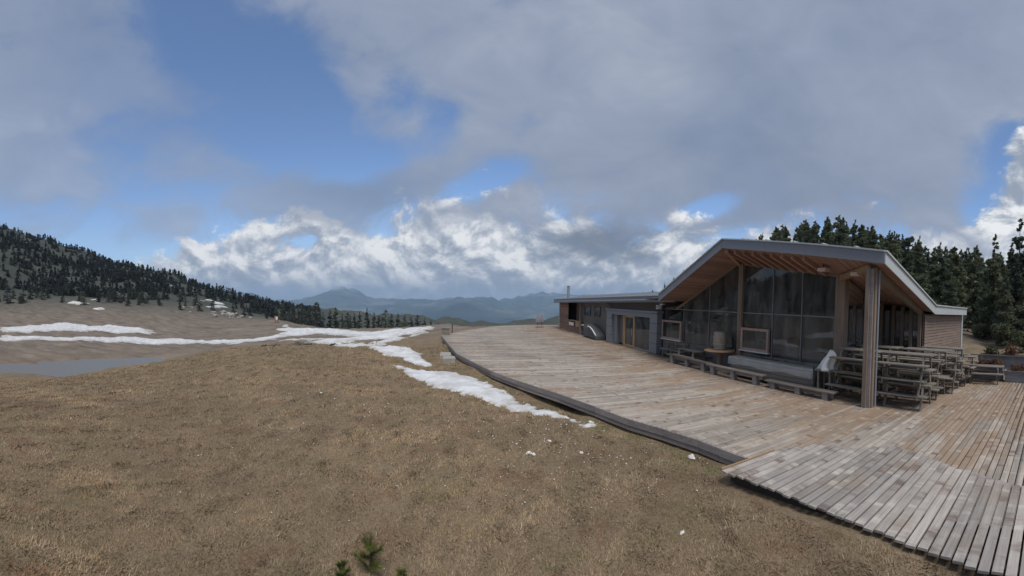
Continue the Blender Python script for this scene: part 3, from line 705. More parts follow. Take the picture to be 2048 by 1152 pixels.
def board_px(p):                                    # how large a board shows in the picture
    cx, d = (p[0] + p[1]) / 2, max(3., math.hypot((p[0] + p[1]) / 2, p[2])); az = math.degrees(math.atan2(cx, p[2])) - 9.2
    hid = 1. if az < 76 and p[2] > .1 else .02
    if p[2] < 5.5 and p[1] < 7.6: hid *= .3
    return (p[1] - p[0]) / d ** 2.4 * hid
pieces.sort(key=board_px, reverse=True)
far_v, far_f = [], []
sec = [(-BW / 2, -BT), (BW / 2, -BT), (BW / 2, 0), (-BW / 2, 0)]
for k, (a, e, yy, r) in enumerate(pieces):
    dz = rb.uniform(-.004, .003); ry = rb.uniform(-.006, .006)
    if k < 298:
        o = bpy.data.objects.new('board', board_me); C.objects.link(o); o.parent = deck
        o.location = Vector((a, yy, dz)) - Vector(deck.location); o.scale.x = e - a; o.rotation_euler = (rb.uniform(-.012, .012), 0, ry * .3)
    else:
        q0 = len(far_v)
        far_v += [(xx, yy + s_, dz + z_) for xx in (a, e) for s_, z_ in sec]
        far_f += [tuple(q0 + i for i in q_) for q_ in ((3, 2, 1, 0), (4, 5, 6, 7), (0, 1, 5, 4), (1, 2, 6, 5), (2, 3, 7, 6), (3, 0, 4, 7))]
o = np_mesh('boards', np.array(far_v) - np.array(deck.location), np.array(far_f), M['deck_far']); o.parent = deck; o['kind'] = 'stuff'
# joists and dark void under the boards
jb = MB()
jy = np.concatenate([np.arange(-2.6, 47.6, 1.6), [47.6]])
for y0, y1 in zip(jy, jy[1:]):
    xa = [max(deck_left(y0), deck_left(y1)) + .09, max(deck_right(y0), deck_right(y1)) if y1 < 7.6 else 12.4]
    jb.box(xa[0], max(xa[1], xa[0] + .3), y0, y1, -.20, -.055)
jb.build('joists', M['joist'], deck)
# edge boards that follow the curve
ys = [5.56, 6.3, 6.93, 7.98, 9.07, 10.49, 12.21, 14.51, 16.51, 18.59, 20.3, 21.98, 25.5, 29., 32.81]
for y0, y1 in zip(ys, ys[1:]):
    p, q_ = Vector((deck_left(y0) - .025, y0, 0)), Vector((deck_left(y1) - .025, y1, 0))
    MB().beam(p + Vector((0, .004, -.085)), q_ + Vector((0, -.004, -.085)), .035, .165).build('edge_board', M['fascia_wood'], deck)
    MB().beam(p + Vector((.025, .004, -.235)), q_ + Vector((.025, -.004, -.235)), .035, .12).build('edge_board', M['fascia_wood'], deck)
for a, b_ in zip(FAR, FAR[1:]):
    MB().beam((a[0] - .03, a[1] + .03, -.12), (b_[0] - .03, b_[1] + .03, -.12), .035, .22).build('edge_board', M['fascia_wood'], deck)

# ------------------------------------------------------------------ plank ramp laid from the meadow over the deck edge
ramp = empty('plank_ramp', (5.4, 2.6, 0), 'ramp of broad grey planks laid from the meadow onto the deck', 'ramp')
RP = .168
def ramp_end(y):
    return float(np.interp(y, [-2.6, .44, 2.55, 2.75, 3.46, 4.75, 4.95, 5.45], [6.6, 6.95, 7.75, 7.95, 8.0, 7.2, 7.1, 6.1]))
y_ = 5.28; k = 0
while y_ > -2.5:
    xe = ramp_end(y_) + rb.uniform(-.05, .05); xs = float(np.interp(y_, [-2.6, .25, .98, 1.54, 2.11, 2.74, 3.38, 4.07, 4.71, 5.21, 5.4], [4.3, 4.50, 4.64, 4.74, 4.82, 4.89, 4.90, 4.87, 4.80, 4.70, 4.66])) + rb.uniform(-.025, .025)
    w2 = RP / 2 - .015; th = .035
    top = [(xs, .036), ((xs + xe) / 2, .043), (xe, .040)]
    top = [(x, z + rb.uniform(-.004, .006)) for x, z in top]
    bm_ = MB(); n = len(top)
    vs = [];
    for x, z in top:
        vs += [(x, y_ - w2, z - th), (x, y_ + w2, z - th), (x, y_ + w2, z - .005), (x, y_ + w2 - .005, z), (x, y_ - w2 + .005, z), (x, y_ - w2, z - .005)]
    fs = [(0, 5, 4, 3, 2, 1), tuple(6 * (n - 1) + i for i in range(6))]
    for j in range(n - 1):
        fs += [(6 * j + i, 6 * j + (i + 1) % 6, 6 * j + 6 + (i + 1) % 6, 6 * j + 6 + i) for i in range(6)]
    bm_.add(vs, fs).build('plank', M['ramp'], ramp)
    y_ -= RP; k += 1
fy = [5.3, 4.71, 4.07, 3.38, 2.74, 2.11, 1.54, .98, .25, -2.4]; fx = [4.70, 4.80, 4.87, 4.90, 4.89, 4.82, 4.74, 4.64, 4.50, 4.3]
for i_ in range(9): MB().beam((fx[i_] + .22, fy[i_], -.10), (fx[i_ + 1] + .22, fy[i_ + 1], -.10), .10, .19).build('light_stop_beam', M['joist'], ramp)  # dark beams added under the front edge to block light between the planks
MB().box(4.72, 6.2, 5.37, 5.41, .004, .055).build('side_batten', M['oak'], ramp)

# ------------------------------------------------------------------ the restaurant
XV = 10.7                                             # verge line in front of the glass wall
Apt, Bpt, Cpt = Vector((XV, 12.6, 5.92)), Vector((XV, 5.1, 4.92)), Vector((15.9, 5.1, 3.41))
Ept = Vector((XV, 17.75, 3.57)); Hpt = Vector((21.45, 17.9, 3.50))
def z_left(x, y): return 5.92 - .456 * (y - 12.6)
def z_right(x, y): return 5.92 - .2904 * (x - XV) + .1333 * (y - 12.6)
def z_roof(x, y): return min(z_left(x, y), z_right(x, y))
FH = .36                                              # depth of the roof edge
chalet = empty('restaurant_chalet', (14.5, 16, 0), 'low timber mountain restaurant with a tall glass gable and grey metal roof', 'restaurant')

# roof skin
rf = MB()
rf.prism([Ept, Apt, Hpt], (0, 0, -.07)); rf.prism([Apt, Bpt, Cpt, Hpt], (0, 0, -.07))
roof = rf.build('roof', M['metal'], chalet)
bx = MB().add([Hpt + Vector((0, 0, -.05)), Cpt + Vector((0, 0, -.05)), (21.9, 5.1, 3.36), (24, 18, 3.45)], [(0, 1, 2, 3)])
bx.prism([(21.45, 17.9, 3.45), (10.9, 17.8, 3.45), (12., 22., 3.45), (24, 22, 3.45)], (0, 0, -.05)); bx.build('flat_roof', M['metal'], roof)
def edge(p, q, out, h=FH, mat='metal', name='fascia', proud=.04):
    p, q, out = Vector(p), Vector(q), Vector(out)
    n_ = max(1, round((q - p).length / 2.3)); dv = (q - p).normalized() * .004
    for i_ in range(n_):                               # sheet lengths with a fine joint between them
        a_, b_ = p.lerp(q, i_ / n_) + dv, p.lerp(q, (i_ + 1) / n_) - dv
        MB().add([a_, b_, b_ + Vector((0, 0, -h)), a_ + Vector((0, 0, -h)), a_ + out * .035, b_ + out * .035, b_ + out * .035 + Vector((0, 0, -h)), a_ + out * .035 + Vector((0, 0, -h))],
                 [(0, 1, 2, 3), (7, 6, 5, 4), (0, 4, 5, 1), (1, 5, 6, 2), (2, 6, 7, 3), (3, 7, 4, 0)]).build(name, M[mat], roof)
    up_ = Vector((0, 0, .035))
    MB().beam(p + out * .02 + up_, q + out * .02 + up_, .14, .05).build('roof_flashing', M['metal_light'], roof)
edge(Ept, Apt, (-1, 0, 0)); edge(Apt, Bpt, (-1, 0, 0)); edge(Bpt + Vector((-.035, 0, 0)), Cpt, (0, -1, 0), mat='metal_light'); edge(Cpt, (21.9, 5.1, 3.41), (0, -1, 0), mat='metal_light')  # right edges get the paler metal, their sunlit tone put into the colour
edge((21.9, 5.065, 3.41), (21.9, 12., 3.41), (1, 0, 0))
# seams standing up along the edge of the roof skin
for f_ in (.17, .34, .52, .69, .86):
    p = Apt.lerp(Bpt, f_); MB().box(p.x - .05, p.x + .25, p.y - .04, p.y + .04, p.z + .05, p.z + .10).build('snow_stop', M['metal_light'], roof)

# soffit boards under both slopes, laid with open joints
sb = MB()
dz = -FH + .05
y_ = 12.72
while y_ < 20.0:                                      # steep left slope: boards run back from the edge
    y1 = y_ + .118
    xe = XV + (y_ - 12.6) / .492 if y_ < 14 else 12.6
    xe = min(xe, 12.62)
    if y_ < 17.7 and xe > XV + .1:
        sb.prism([(XV + .05, y_, z_left(0, y_) + dz), (xe, y_, z_left(0, y_) + dz), (xe, y1, z_left(0, y1) + dz), (XV + .05, y1, z_left(0, y1) + dz)], (0, 0, .03))
    y_ += .132
y_ = 5.16
while y_ < 15.2:                                      # broad right slope
    y1 = y_ + .125
    xs = XV + .05 if y_ < 12.6 else XV + (y1 - 12.6) / .492 + .02
    xe = 12.62 if y_ > 7.7 else 15.85
    if xe > xs + .05:
        sb.prism([(xs, y_, z_right(xs, y_) + dz), (xe, y_, z_right(xe, y_) + dz), (xe, y1, z_right(xe, y1) + dz), (xs, y1, z_right(xs, y1) + dz)], (0, 0, .03))
    y_ += .14
sb.build('soffit', M['soffit'], roof)
MB().prism([Ept + Vector((.05, 0, -FH + .10)), Apt + Vector((.05, 0, -FH + .10)), Hpt + Vector((0, 0, -FH + .10))], (0, 0, .02)).prism([Apt + Vector((.05, 0, -FH + .10)), Bpt + Vector((.05, .05, -FH + .10)), Cpt + Vector((0, .05, -FH + .10)), Hpt + Vector((0, 0, -FH + .10))], (0, 0, .02)).build('roof_decking', M['interior'], roof)
for k in range(9):                                    # rafters showing under the right slope
    y = 8.45 + k * .52; z0, z1 = z_right(XV + .25, y) - FH - .03, z_right(12.45, y) - FH - .03
    MB().beam((XV + .25, y, z0), (12.45, y, z1), .11, .16).build('rafter', M['rafter'], roof)
MB().beam((XV + .12, 12.5, z_right(XV, 12.5) - FH - .06), (12.5, 13.42, z_roof(12.5, 13.42) - FH - .04), .16, .2).build('hip_beam', M['rafter'], roof)
MB().beam((12.42, 7.72, z_right(12.42, 7.72) - FH - .10), (11.0, 5.75, z_right(11., 5.75) - FH - .06), .14, .2).build('corner_beam', M['oak'], roof)
MB().beam((11.05, 5.62, z_right(11.05, 5.62) - FH - .12), (15.7, 5.62, z_right(15.7, 5.62) - FH - .12), .14, .26).build('edge_beam', M['post'], roof)

# twin corner post and downpipe
MB().box(10.83, 10.97, 5.68, 5.82, 0, 4.50).build('post', M['post'], chalet)
MB().box(10.93, 11.06, 5.50, 5.62, 0, 4.48).build('post', M['post'], chalet)
MB().box(10.88, 11.02, 5.56, 5.71, .0, 4.44).build('post_spacer', M['fascia_wood'], chalet)
MB().path([(11.11, 5.46, 4.42), (11.11, 5.47, 4.2), (11.11, 5.47, .05)], .036, 10).build('downpipe', M['metal'], chalet, smooth=False)
# small lamps hanging under the overhang
for x, y in ((11.6, 8.0), (11.6, 6.6)):
    z = z_right(x, y) - FH
    l_ = MB().box(x - .14, x + .14, y - .17, y + .17, z - .21, z - .09).build('overhang_lamp', M['lamp'], chalet)
    MB().tube((x, y, z - .09), (x, y, z + .05), .02).build('lamp_rod', M['dark'], l_)

# glass wall on the long front
GX = 12.5
def top_z(y): return z_roof(GX, y) - FH - .02
KNEE = .92
front = [(7.72, 'corner'), (9.6, 'thin'), (11.2, 'thin'), (13.24, 'wide'), (15.6, 'thin'), (17.9, 'thin'), (20.12, 'end')]
wl = MB()
for y0 in np.arange(7.62, 20.0, .152):
    wl.box(GX - .02, GX + .04, y0, min(y0 + .146, 20.1), .03, KNEE - .06)
wl.build('knee_wall', M['fascia_wood'], chalet)
MB().box(GX - .06, GX + .06, 7.6, 20.1, KNEE - .06, KNEE).build('sill', M['tablewood'], chalet)
for (y0, k0), (y1, k1) in zip(front, front[1:]):
    ya, yb = y0 + .02, y1 - .02
    ym = 13.5
    zt = 2.78
    pts = [(GX, ya, KNEE), (GX, yb, KNEE), (GX, yb, min(zt, top_z(yb))), (GX, ya, min(zt, top_z(ya)))]
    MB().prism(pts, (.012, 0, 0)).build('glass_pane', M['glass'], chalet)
    up_pts = [(GX, yb, max(zt + .04, top_z(yb))), (GX, ya, max(zt + .04, top_z(ya)))]
    if top_z(yb) > zt + .3 or top_z(ya) > zt + .3:
        pts = [(GX, ya, zt + .04), (GX, yb, zt + .04), (GX, yb, max(zt + .05, top_z(yb)))]
        if ya < 13.5 < yb: pts.append((GX, 13.48, top_z(13.48)))
        pts.append((GX, ya, top_z(ya)))
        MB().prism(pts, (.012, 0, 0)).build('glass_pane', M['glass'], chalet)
    MB().box(GX - .02, GX + .03, ya, yb, zt, zt + .04).build('transom', M['cladding'], chalet)
for y, k in front:
    if k == 'thin': MB().box(GX - .04, GX + .05, y - .016, y + .016, .03, top_z(y)).build('mullion', M['cladding'], chalet)
    if k == 'wide':
        MB().box(GX - .12, GX + .10, y - .17, y - .01, .03, top_z(y - .1)).build('mullion', M['post'], chalet)
        MB().box(GX - .10, GX + .10, y + .02, y + .13, .03, top_z(y + .1)).build('mullion', M['post'], chalet)
    if k == 'corner': MB().box(GX - .06, GX + .26, y - .16, y + .26, .03, top_z(y)).build('corner_post', M['post'], chalet)
    if k == 'end': MB().box(GX - .08, GX + .08, y - .02, y + .14, .03, 3.1).build('end_post', M['dark'], chalet)
hb = MB()
hb.beam((GX, 7.6, top_z(7.6) + .02), (GX, 13.5, top_z(13.5) + .02), .12, .14); hb.beam((GX, 13.5, top_z(13.5) + .02), (GX, 18.6, top_z(18.6) + .02), .12, .14)
hb.build('head_beam', M['post'], chalet)

# opening window sashes in pale red timber
def sash(y0, y1, z0, z1):
    f_ = empty('window', (GX, (y0 + y1) / 2, z0)); f_.parent = chalet; f_.location = Vector((GX, (y0 + y1) / 2, z0)) - Vector(chalet.location)
    x0, x1 = GX - .16, GX - .04; w_ = .11
    MB().box(x0, x1, y0, y0 + w_, z0, z1).build('frame', M['frame'], f_)
    MB().box(x0, x1, y1 - w_, y1, z0, z1).build('frame', M['frame'], f_)
    MB().box(x0 + .003, x1, y0 + w_, y1 - w_, z1 - w_, z1).build('frame', M['frame'], f_)
    MB().box(x0 + .003, x1, y0 + w_, y1 - w_, z0, z0 + w_).build('frame', M['frame'], f_)
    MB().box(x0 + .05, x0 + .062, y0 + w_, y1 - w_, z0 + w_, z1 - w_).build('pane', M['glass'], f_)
    MB().box(x0 - .06, x1, y0 - .05, y1 + .05, z0 - .05, z0 - .004).build('sill', M['white'], f_)
sash(17.98, 20.05, 1.02, 2.13); sash(11.3, 13.04, 1.10, 2.12)

# side glass at the corner and the timber return beside it
for xa, xb in ((12.78, 14.1), (14.16, 15.46)):
    za, zb = z_right(xa, 7.6) - FH - .03, z_right(xb, 7.6) - FH - .03
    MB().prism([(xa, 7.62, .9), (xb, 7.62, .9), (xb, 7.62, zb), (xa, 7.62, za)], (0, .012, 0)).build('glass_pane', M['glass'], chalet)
    MB().box(xa, xb, 7.60, 7.66, .03, .88).build('knee_wall', M['fascia_wood'], chalet)
MB().box(14.10, 14.16, 7.58, 7.68, .03, z_right(14.1, 7.6) - FH).build('mullion', M['dark'], chalet)
for y in (7.45, 6.85, 6.43, 6.02, 5.62):
    MB().box(15.42, 15.56, y - .07, y + .07, .03, z_right(15.5, y) - FH - .02).build('post', M['post'], chalet)
for y0, y1 in ((6.92, 7.38), (6.50, 6.78), (6.09, 6.36), (5.69, 5.95)):
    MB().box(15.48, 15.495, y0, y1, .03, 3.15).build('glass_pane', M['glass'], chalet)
# right wing: horizontal siding, corner board
sd_ = MB()
for k, z in enumerate(np.arange(.03, 2.96, .135)):
    sd_.prism([(15.5, 5.40, z), (15.5, 5.378, z + .004), (15.5, 5.395, z + .13), (15.5, 5.43, z + .13)], (6.6, 0, 0))
sd_.build('siding', M['siding'], chalet)
MB().box(15.5, 22.1, 5.45, 5.5, .03, 3.05).build('wall', M['interior'], chalet)
MB().box(21.85, 22.14, 5.33, 5.46, 0, 3.03).build('corner_board', M['metal_light'], chalet)
MB().box(22.05, 22.14, 5.46, 12, 0, 3.03).build('wall', M['siding'], chalet)

# entrance block in grey panels
ent = empty('entrance', (12.1, 24, 0)); ent.parent = chalet; ent.location = Vector((12.1, 24, 0)) - Vector(chalet.location)
EX = 12.05
for zz in range(4):
    z0, z1 = .02 + zz * .62, .62 + zz * .62 - .006
    MB().box(EX, GX, 20.14, 21.05, z0, z1).build('panel', M['cladding'], ent)
    MB().box(EX, GX, 26.95, 27.9, z0, z1).build('panel', M['cladding'], ent)
MB().box(EX + .02, GX, 20.16, 21.0, .02, 2.49).build('panel_core', M['dark'], ent); MB().box(EX + .02, GX, 27.0, 27.88, .02, 2.49).build('panel_core', M['dark'], ent)
MB().box(EX - .06, GX, 20.08, 27.98, 2.50, 2.62).build('cap', M['cladding'], ent)
MB().box(EX, GX, 21.05, 26.95, 2.20, 2.50).build('lintel', M['cladding'], ent)
MB().box(EX + .18, GX, 26.3, 26.95, .02, 2.2).build('side_panel', M['cladding'], ent)
for y in (23.2, 24.8): MB().box(EX + .02, EX + .17, y, y + .13, .02, 2.2).build('door_post', M['oak'], ent)
MB().box(EX + .09, EX + .10, 21.05, 23.2, .1, 2.2).build('glass_pane', M['glass'], ent)
MB().box(EX + .02, EX + .14, 21.05, 23.2, .02, .1).build('threshold', M['steel'], ent)
dr = MB().box(EX + .10, EX + .11, 23.42, 24.7, .12, 2.1).build('door', M['glass'], ent)
d2 = MB().box(EX + .07, EX + .14, 23.34, 23.44, .03, 2.19).box(EX + .07, EX + .14, 24.68, 24.79, .03, 2.19).box(EX + .075, EX + .138, 23.44, 24.68, 2.08, 2.19).box(EX + .075, EX + .138, 23.44, 24.68, .03, .16)
d2.build('door_frame', M['oak'], dr)
MB().tube((EX + .02, 23.55, .85), (EX + .02, 23.55, 1.35), .018).build('handle', M['steel'], dr)
MB().box(GX - .06, GX - .05, 24.95, 26.3, .1, 2.15).build('door_leaf', M['interior'], ent)
# white box unit on the eave corner
u_ = MB().box(12.05, 12.25, 20.02, 20.3, 2.78, 3.0).build('wall_speaker', M['white'], chalet)
MB().tube((12.05, 20.16, 2.89), (12.03, 20.16, 2.89), .06).build('speaker_cone', M['dark'], u_)
MB().box(12.0, 12.18, 19.5, 19.8, 3.02, 3.1).build('eave_lamp', M['white'], chalet)

# left wing
lw = MB()
lw.box(GX, GX + .15, 27.9, 34.6, .02, 3.15); lw.box(GX + .9, GX + 1.0, 34.6, 39.3, .02, 3.15); lw.box(GX, GX + .1, 20.2, 28., 2.5, 3.2)
lw.box(GX + .03, 19.2, 42.35, 42.5, 0, 3.1); lw.build('wall', M['interior'], chalet)
for y0, y1 in ((32.6, 34.1), (30.3, 31.5)):
    w_ = MB().box(GX - .03, GX - .015, y0, y1, 1.9, 2.62).build('window', M['glass'], chalet)
    MB().box(GX - .012, GX - .006, y0 + .05, y0 + (y1 - y0) * .42, 1.93, 2.6).box(GX - .012, GX - .006, y0 + (y1 - y0) * .6, y1 - .05, 1.93, 2.6).build('curtain', M['curtain'], w_)
    MB().box(GX - .06, GX - .03, y0 - .06, y0, 1.84, 2.68).box(GX - .06, GX - .03, y1, y1 + .06, 1.84, 2.68).box(GX - .055, GX - .03, y0, y1, 2.62, 2.68).box(GX - .055, GX - .03, y0, y1, 1.84, 1.9).build('frame', M['dark'], w_)
sv = MB()
for k, z in enumerate(np.arange(.03, 3.0, .14)):
    sv.prism([(GX, 39.3, z), (GX - .024, 39.3, z + .004), (GX - .006, 39.3, z + .134), (GX + .03, 39.3, z + .134)], (0, 3.0, 0))
    if z < 1.0: sv.prism([(GX, 34.75, z), (GX - .024, 34.75, z + .004), (GX - .006, 34.75, z + .134), (GX + .03, 34.75, z + .134)], (0, 4.5, 0))
sv.build('siding', M['sidingY'], chalet)
MB().box(GX - .10, GX + .06, 42.3, 42.55, 0, 3.1).build('corner_board', M['metal_light'], chalet)
MB().box(GX - .32, GX - .16, 34.6, 34.76, .02, 3.0).build('post', M['post'], chalet)
MB().box(GX - .32, GX + .3, 34.9, 38.6, 1.12, 1.18).build('counter', M['oak'], chalet)
MB().box(GX - .30, GX - .02, 34.9, 36.0, .62, 1.115).build('counter_front', M['oak'], chalet)
s_ = MB().box(GX - .36, GX - .34, 36.4, 37.9, .66, .98).build('counter_sign', M['white'], chalet)
MB().path([(11.78, 18.2, 3.34), (11.78, 42.7, 3.02)], .06, 10).build('gutter', M['metal'], chalet)
MB().path([(11.82, 28.2, 3.2), (12.3, 28.2, 2.9), (12.38, 28.2, 2.7), (12.38, 28.2, .05)], .045, 8).build('downpipe', M['metal'], chalet)
# roof of the left wing
E0, E1 = Vector((11.85, 17.9, 3.56)), Vector((11.85, 42.75, 3.24))
R0, R1 = Vector((16., 17.9, 4.16)), Vector((16., 41.8, 3.86))
lr = MB().prism([E1, E0, R0, R1], (0, 0, -.06)).prism([R1, R0, (20.5, 17.9, 3.4), (20.5, 42.7, 3.1)], (0, 0, -.06)).prism([E1, R1, (20.5, 42.7, 3.1)], (0, 0, -.06))
lroof = lr.build('wing_roof', M['metal'], chalet)
MB().beam(E0 + Vector((-.02, 0, -.17)), E1 + Vector((-.02, 0, -.17)), .04, .36).build('fascia', M['metal'], lroof)
MB().beam(E0 + Vector((-.03, 0, .03)), E1 + Vector((-.03, 0, .03)), .12, .05).build('roof_flashing', M['cladding'], lroof)
MB().beam((11.9, 42.77, 3.06), (16., 41.85, 3.68), .04, .36).build('fascia', M['metal'], lroof)
sm = MB()
for y in np.arange(20.5, 42., 1.05):
    z0 = 3.56 + (y - 17.9) / 24.85 * -.32; z1 = 4.16 + (y - 17.9) / 23.9 * -.30
    sm.beam((11.9, y, z0 + .015), (15.95, y, z1 + .015), .03, .035)
sm.build('roof_seams', M['metal'], lroof)
MB().prism([(11.9, 18.2, 3.22), (11.9, 42.5, 2.90), (12.6, 42.5, 2.99), (12.6, 18.2, 3.31)], (0, 0, .03)).build('wing_soffit', M['sidingY'], lroof)
ch = MB().tube((13.3, 42., 3.3), (13.3, 42., 4.75), .15, .15, 14).build('chimney_pipe', M['steel'], chalet, smooth=False)
MB().tube((13.3, 42., 4.78), (13.3, 42., 4.86), .22, .10, 14).build('chimney_cap', M['dark'], ch)

# dim interior
MB().box(12.56, 21.3, 7.7, 20.0, .0, .02).build('inside_floor', M['interior_floor'], chalet)
MB().box(19.2, 19.3, 7.7, 42.3, 0, 3.6).box(15.6, 21.4, 7.72, 7.78, 0, 3.1).box(12.62, 19.2, 20.02, 20.1, 0, 3.5).build('inside_wall', M['interior'], chalet)
for x, y in ((14.2, 10.2), (14.4, 12.6), (14.3, 15.4), (14.6, 17.6), (16.6, 11.), (16.8, 14.)):
    b_ = MB().box(x - .4, x + .4, y - .6, y + .6, .74, .78).box(x - .05, x + .05, y - .05, y + .05, .02, .74).box(x - .3, x + .3, y - .3, y + .3, .02, .05)
    b_.build('inside_table', M['oak'], chalet)

# ------------------------------------------------------------------ picnic tables, stacked for the season
def make_picnic_table():
    t_ = empty('picnic_table', (0, 0, 0))
    L = .88
    for k in range(5):
        x = (k - 2) * .147
        MB().box(x - .069, x + .069, -L, L, .722, .762).build('table_plank', M['tablewood'], t_, local=True)
    for s in (-1, 1):
        for k in (0, 1):
            x = s * (.545 + k * .147)
            MB().box(x - .069, x + .069, -L, L, .438, .478).build('seat_plank', M['tablewood'], t_, local=True)
        for y in (-.62, .62):
            MB().beam((s * .30, y, .72), (s * .56, y, .0), .045, .10, (0, 1, 0)).build('leg', M['tablewood'], t_, local=True)
    for y in (-.575, .575):
        MB().box(-.76, .76, y - .022, y + .022, .345, .437).build('cross_beam', M['tablewood'], t_, local=True)
        MB().box(-.36, .36, y - .022, y + .022, .630, .721).build('top_beam', M['tablewood'], t_, local=True)
    return t_
proto = make_picnic_table(); first = [True]
def picnic(x, y, z, rz, label, group):
    t_ = proto if first[0] else copy_tree(proto)
    first[0] = False
    t_.location = (x, y, z); t_.rotation_euler = (0, 0, rz)
    tag(t_, label, 'picnic table', group)
ORD = ['bottom', 'second', 'third', 'top']
rowname = ['nearest the twin post', 'second from the twin post', 'third from the twin post', 'farthest from the twin post']
heights = [(3, 3), (3, 3), (3, 3), (3, 2)]
for r, x in enumerate((12.0, 13.72, 15.0, 16.75)):
    for c, y in enumerate((6.62, 4.72)):
        if r >= 2 and c == 0: continue                 # the return wall stands there
        if r == 2: y = 4.35
        if r == 3: y = 4.3
        n = heights[r][c]
        for k in range(n):
            lv = ORD[k] if k < n - 1 else 'top'
            side = 'glass-side' if c == 0 else 'camera-side'
            lab = f'{lv} picnic table of the {side} stack {rowname[r]}' if r < 2 else f'{lv} picnic table in the stack {rowname[r]}'
            picnic(x + rb.uniform(-.05, .05), y + rb.uniform(-.14, .14), k * .483, rb.uniform(-.07, .07), lab, 'stacked weathered picnic tables')
picnic(11.78, 16.1, 0, 0, 'single weathered picnic table before the pale red window beside the entrance', 'picnic tables standing by the glass wall')
picnic(17.6, 6.0 - 2.9, 0, .1, 'lone unstacked picnic table beside the blue-grey planters', 'picnic tables standing by the glass wall')

# ------------------------------------------------------------------ low benches along the front
def low_bench(x, y0, y1, label, z=.44, w_=.30):
    b_ = empty('low_bench', (x, (y0 + y1) / 2, 0), label, 'bench', 'low benches along the glass front')
    MB().box(x - w_ / 2, x - .006, y0, y1, z - .045, z).build('seat_plank', M['tablewood'], b_)
    MB().box(x + .006, x + w_ / 2, y0, y1, z - .045, z).build('seat_plank', M['tablewood'], b_)
    for f_ in (.12, .5, .88):
        y = y0 + (y1 - y0) * f_; MB().box(x - w_ / 2 + .03, x + w_ / 2 - .03, y - .11, y + .11, 0, z - .046).build('leg', M['fascia_wood'], b_)
    MB().box(x - .02, x + .02, y0 + .1, y1 - .1, z - .2, z - .05).build('rail', M['fascia_wood'], b_)
low_bench(11.15, 13.78, 17.3, 'low plank bench nearest the entrance, below the single picnic table')
low_bench(10.98, 10.2, 13.7, 'low plank bench in front of the plastic covered table')
low_bench(11.02, 6.9, 10.05, 'lower grey bench reaching from the covered table to the twin post', .30, .34)

# a second line of seating between the benches and the glass
def high_bench(x, y0, y1, label):
    b_ = empty('backed_bench', (x, (y0 + y1) / 2, 0), label, 'bench', 'backed benches against the glass front')
    for k in range(3): MB().box(x - .20 + k * .135, x - .075 + k * .135, y0, y1, .43, .47).build('seat_plank', M['tablewood'], b_)
    for z in (.62, .78): MB().box(x + .20, x + .235, y0, y1, z, z + .12).build('back_plank', M['tablewood'], b_)
    for y in (y0 + .25, (y0 + y1) / 2, y1 - .25):
        MB().box(x + .15, x + .20, y - .035, y + .035, 0, .90).build('rear_leg', M['tablewood'], b_)
        MB().box(x - .19, x - .13, y - .035, y + .035, 0, .429).build('front_leg', M['tablewood'], b_)
high_bench(12.2, 17.3, 19.6, 'backed plank bench below the pale red window next to the entrance')
high_bench(12.25, 8.3, 10.6, 'backed plank bench behind the right half of the covered table')
high_bench(12.25, 10.8, 12.7, 'backed plank bench behind the left half of the covered table')

# ------------------------------------------------------------------ long table under plastic
lt = empty('long_table', (11.75, 10.4, 0), 'long grey board table wrapped in clear plastic sheeting by the glass front', 'table')
for k in range(5): MB().box(11.40 + k * .145, 11.535 + k * .145, 8.1, 12.7, .82, .86).build('table_plank', M['tablewood'], lt)
for k, z in enumerate((.12, .29, .46, .63)): MB().box(11.42, 11.45, 8.15, 12.65, z, z + .155).build('front_board', M['tablewood'], lt)
for y in (8.2, 10.4, 12.6):
    for x in (11.5, 12.0): MB().box(x - .045, x + .045, y - .045, y + .045, 0, .819).build('leg', M['tablewood'], lt)
ny, prof_ = 60, [(12.13, .55), (12.12, .75), (12.10, .876), (11.9, .878), (11.7, .880), (11.5, .879), (11.37, .874), (11.345, .82), (11.335, .74), (11.325, .66), (11.315, .58)]
vs, fs = [], []
for j in range(ny + 1):
    y = 8.05 + (12.75 - 8.05) * j / ny
    for i, (x, z) in enumerate(prof_):
        hang = max(0, .86 - z)
        vs.append((x - hang * .09 * math.sin(y * 7 + 2 * math.sin(y * 2.3)) * (1 if x < 11.6 else -1), y, z + .012 * math.sin(y * 9 + x * 14) * (hang < .05) + hang * .10 * math.sin(y * 3.1 + i)))
m_ = len(prof_)
fs = [(j * m_ + i, j * m_ + i + 1, (j + 1) * m_ + i + 1, (j + 1) * m_ + i) for j in range(ny) for i in range(m_ - 1)]
MB().add(vs, fs).build('plastic_cover', M['film'], lt, smooth=True)
MB().box(11.24, 11.29, 8.0, 8.05, 0, 1.02).build('stake', M['dark'], lt)

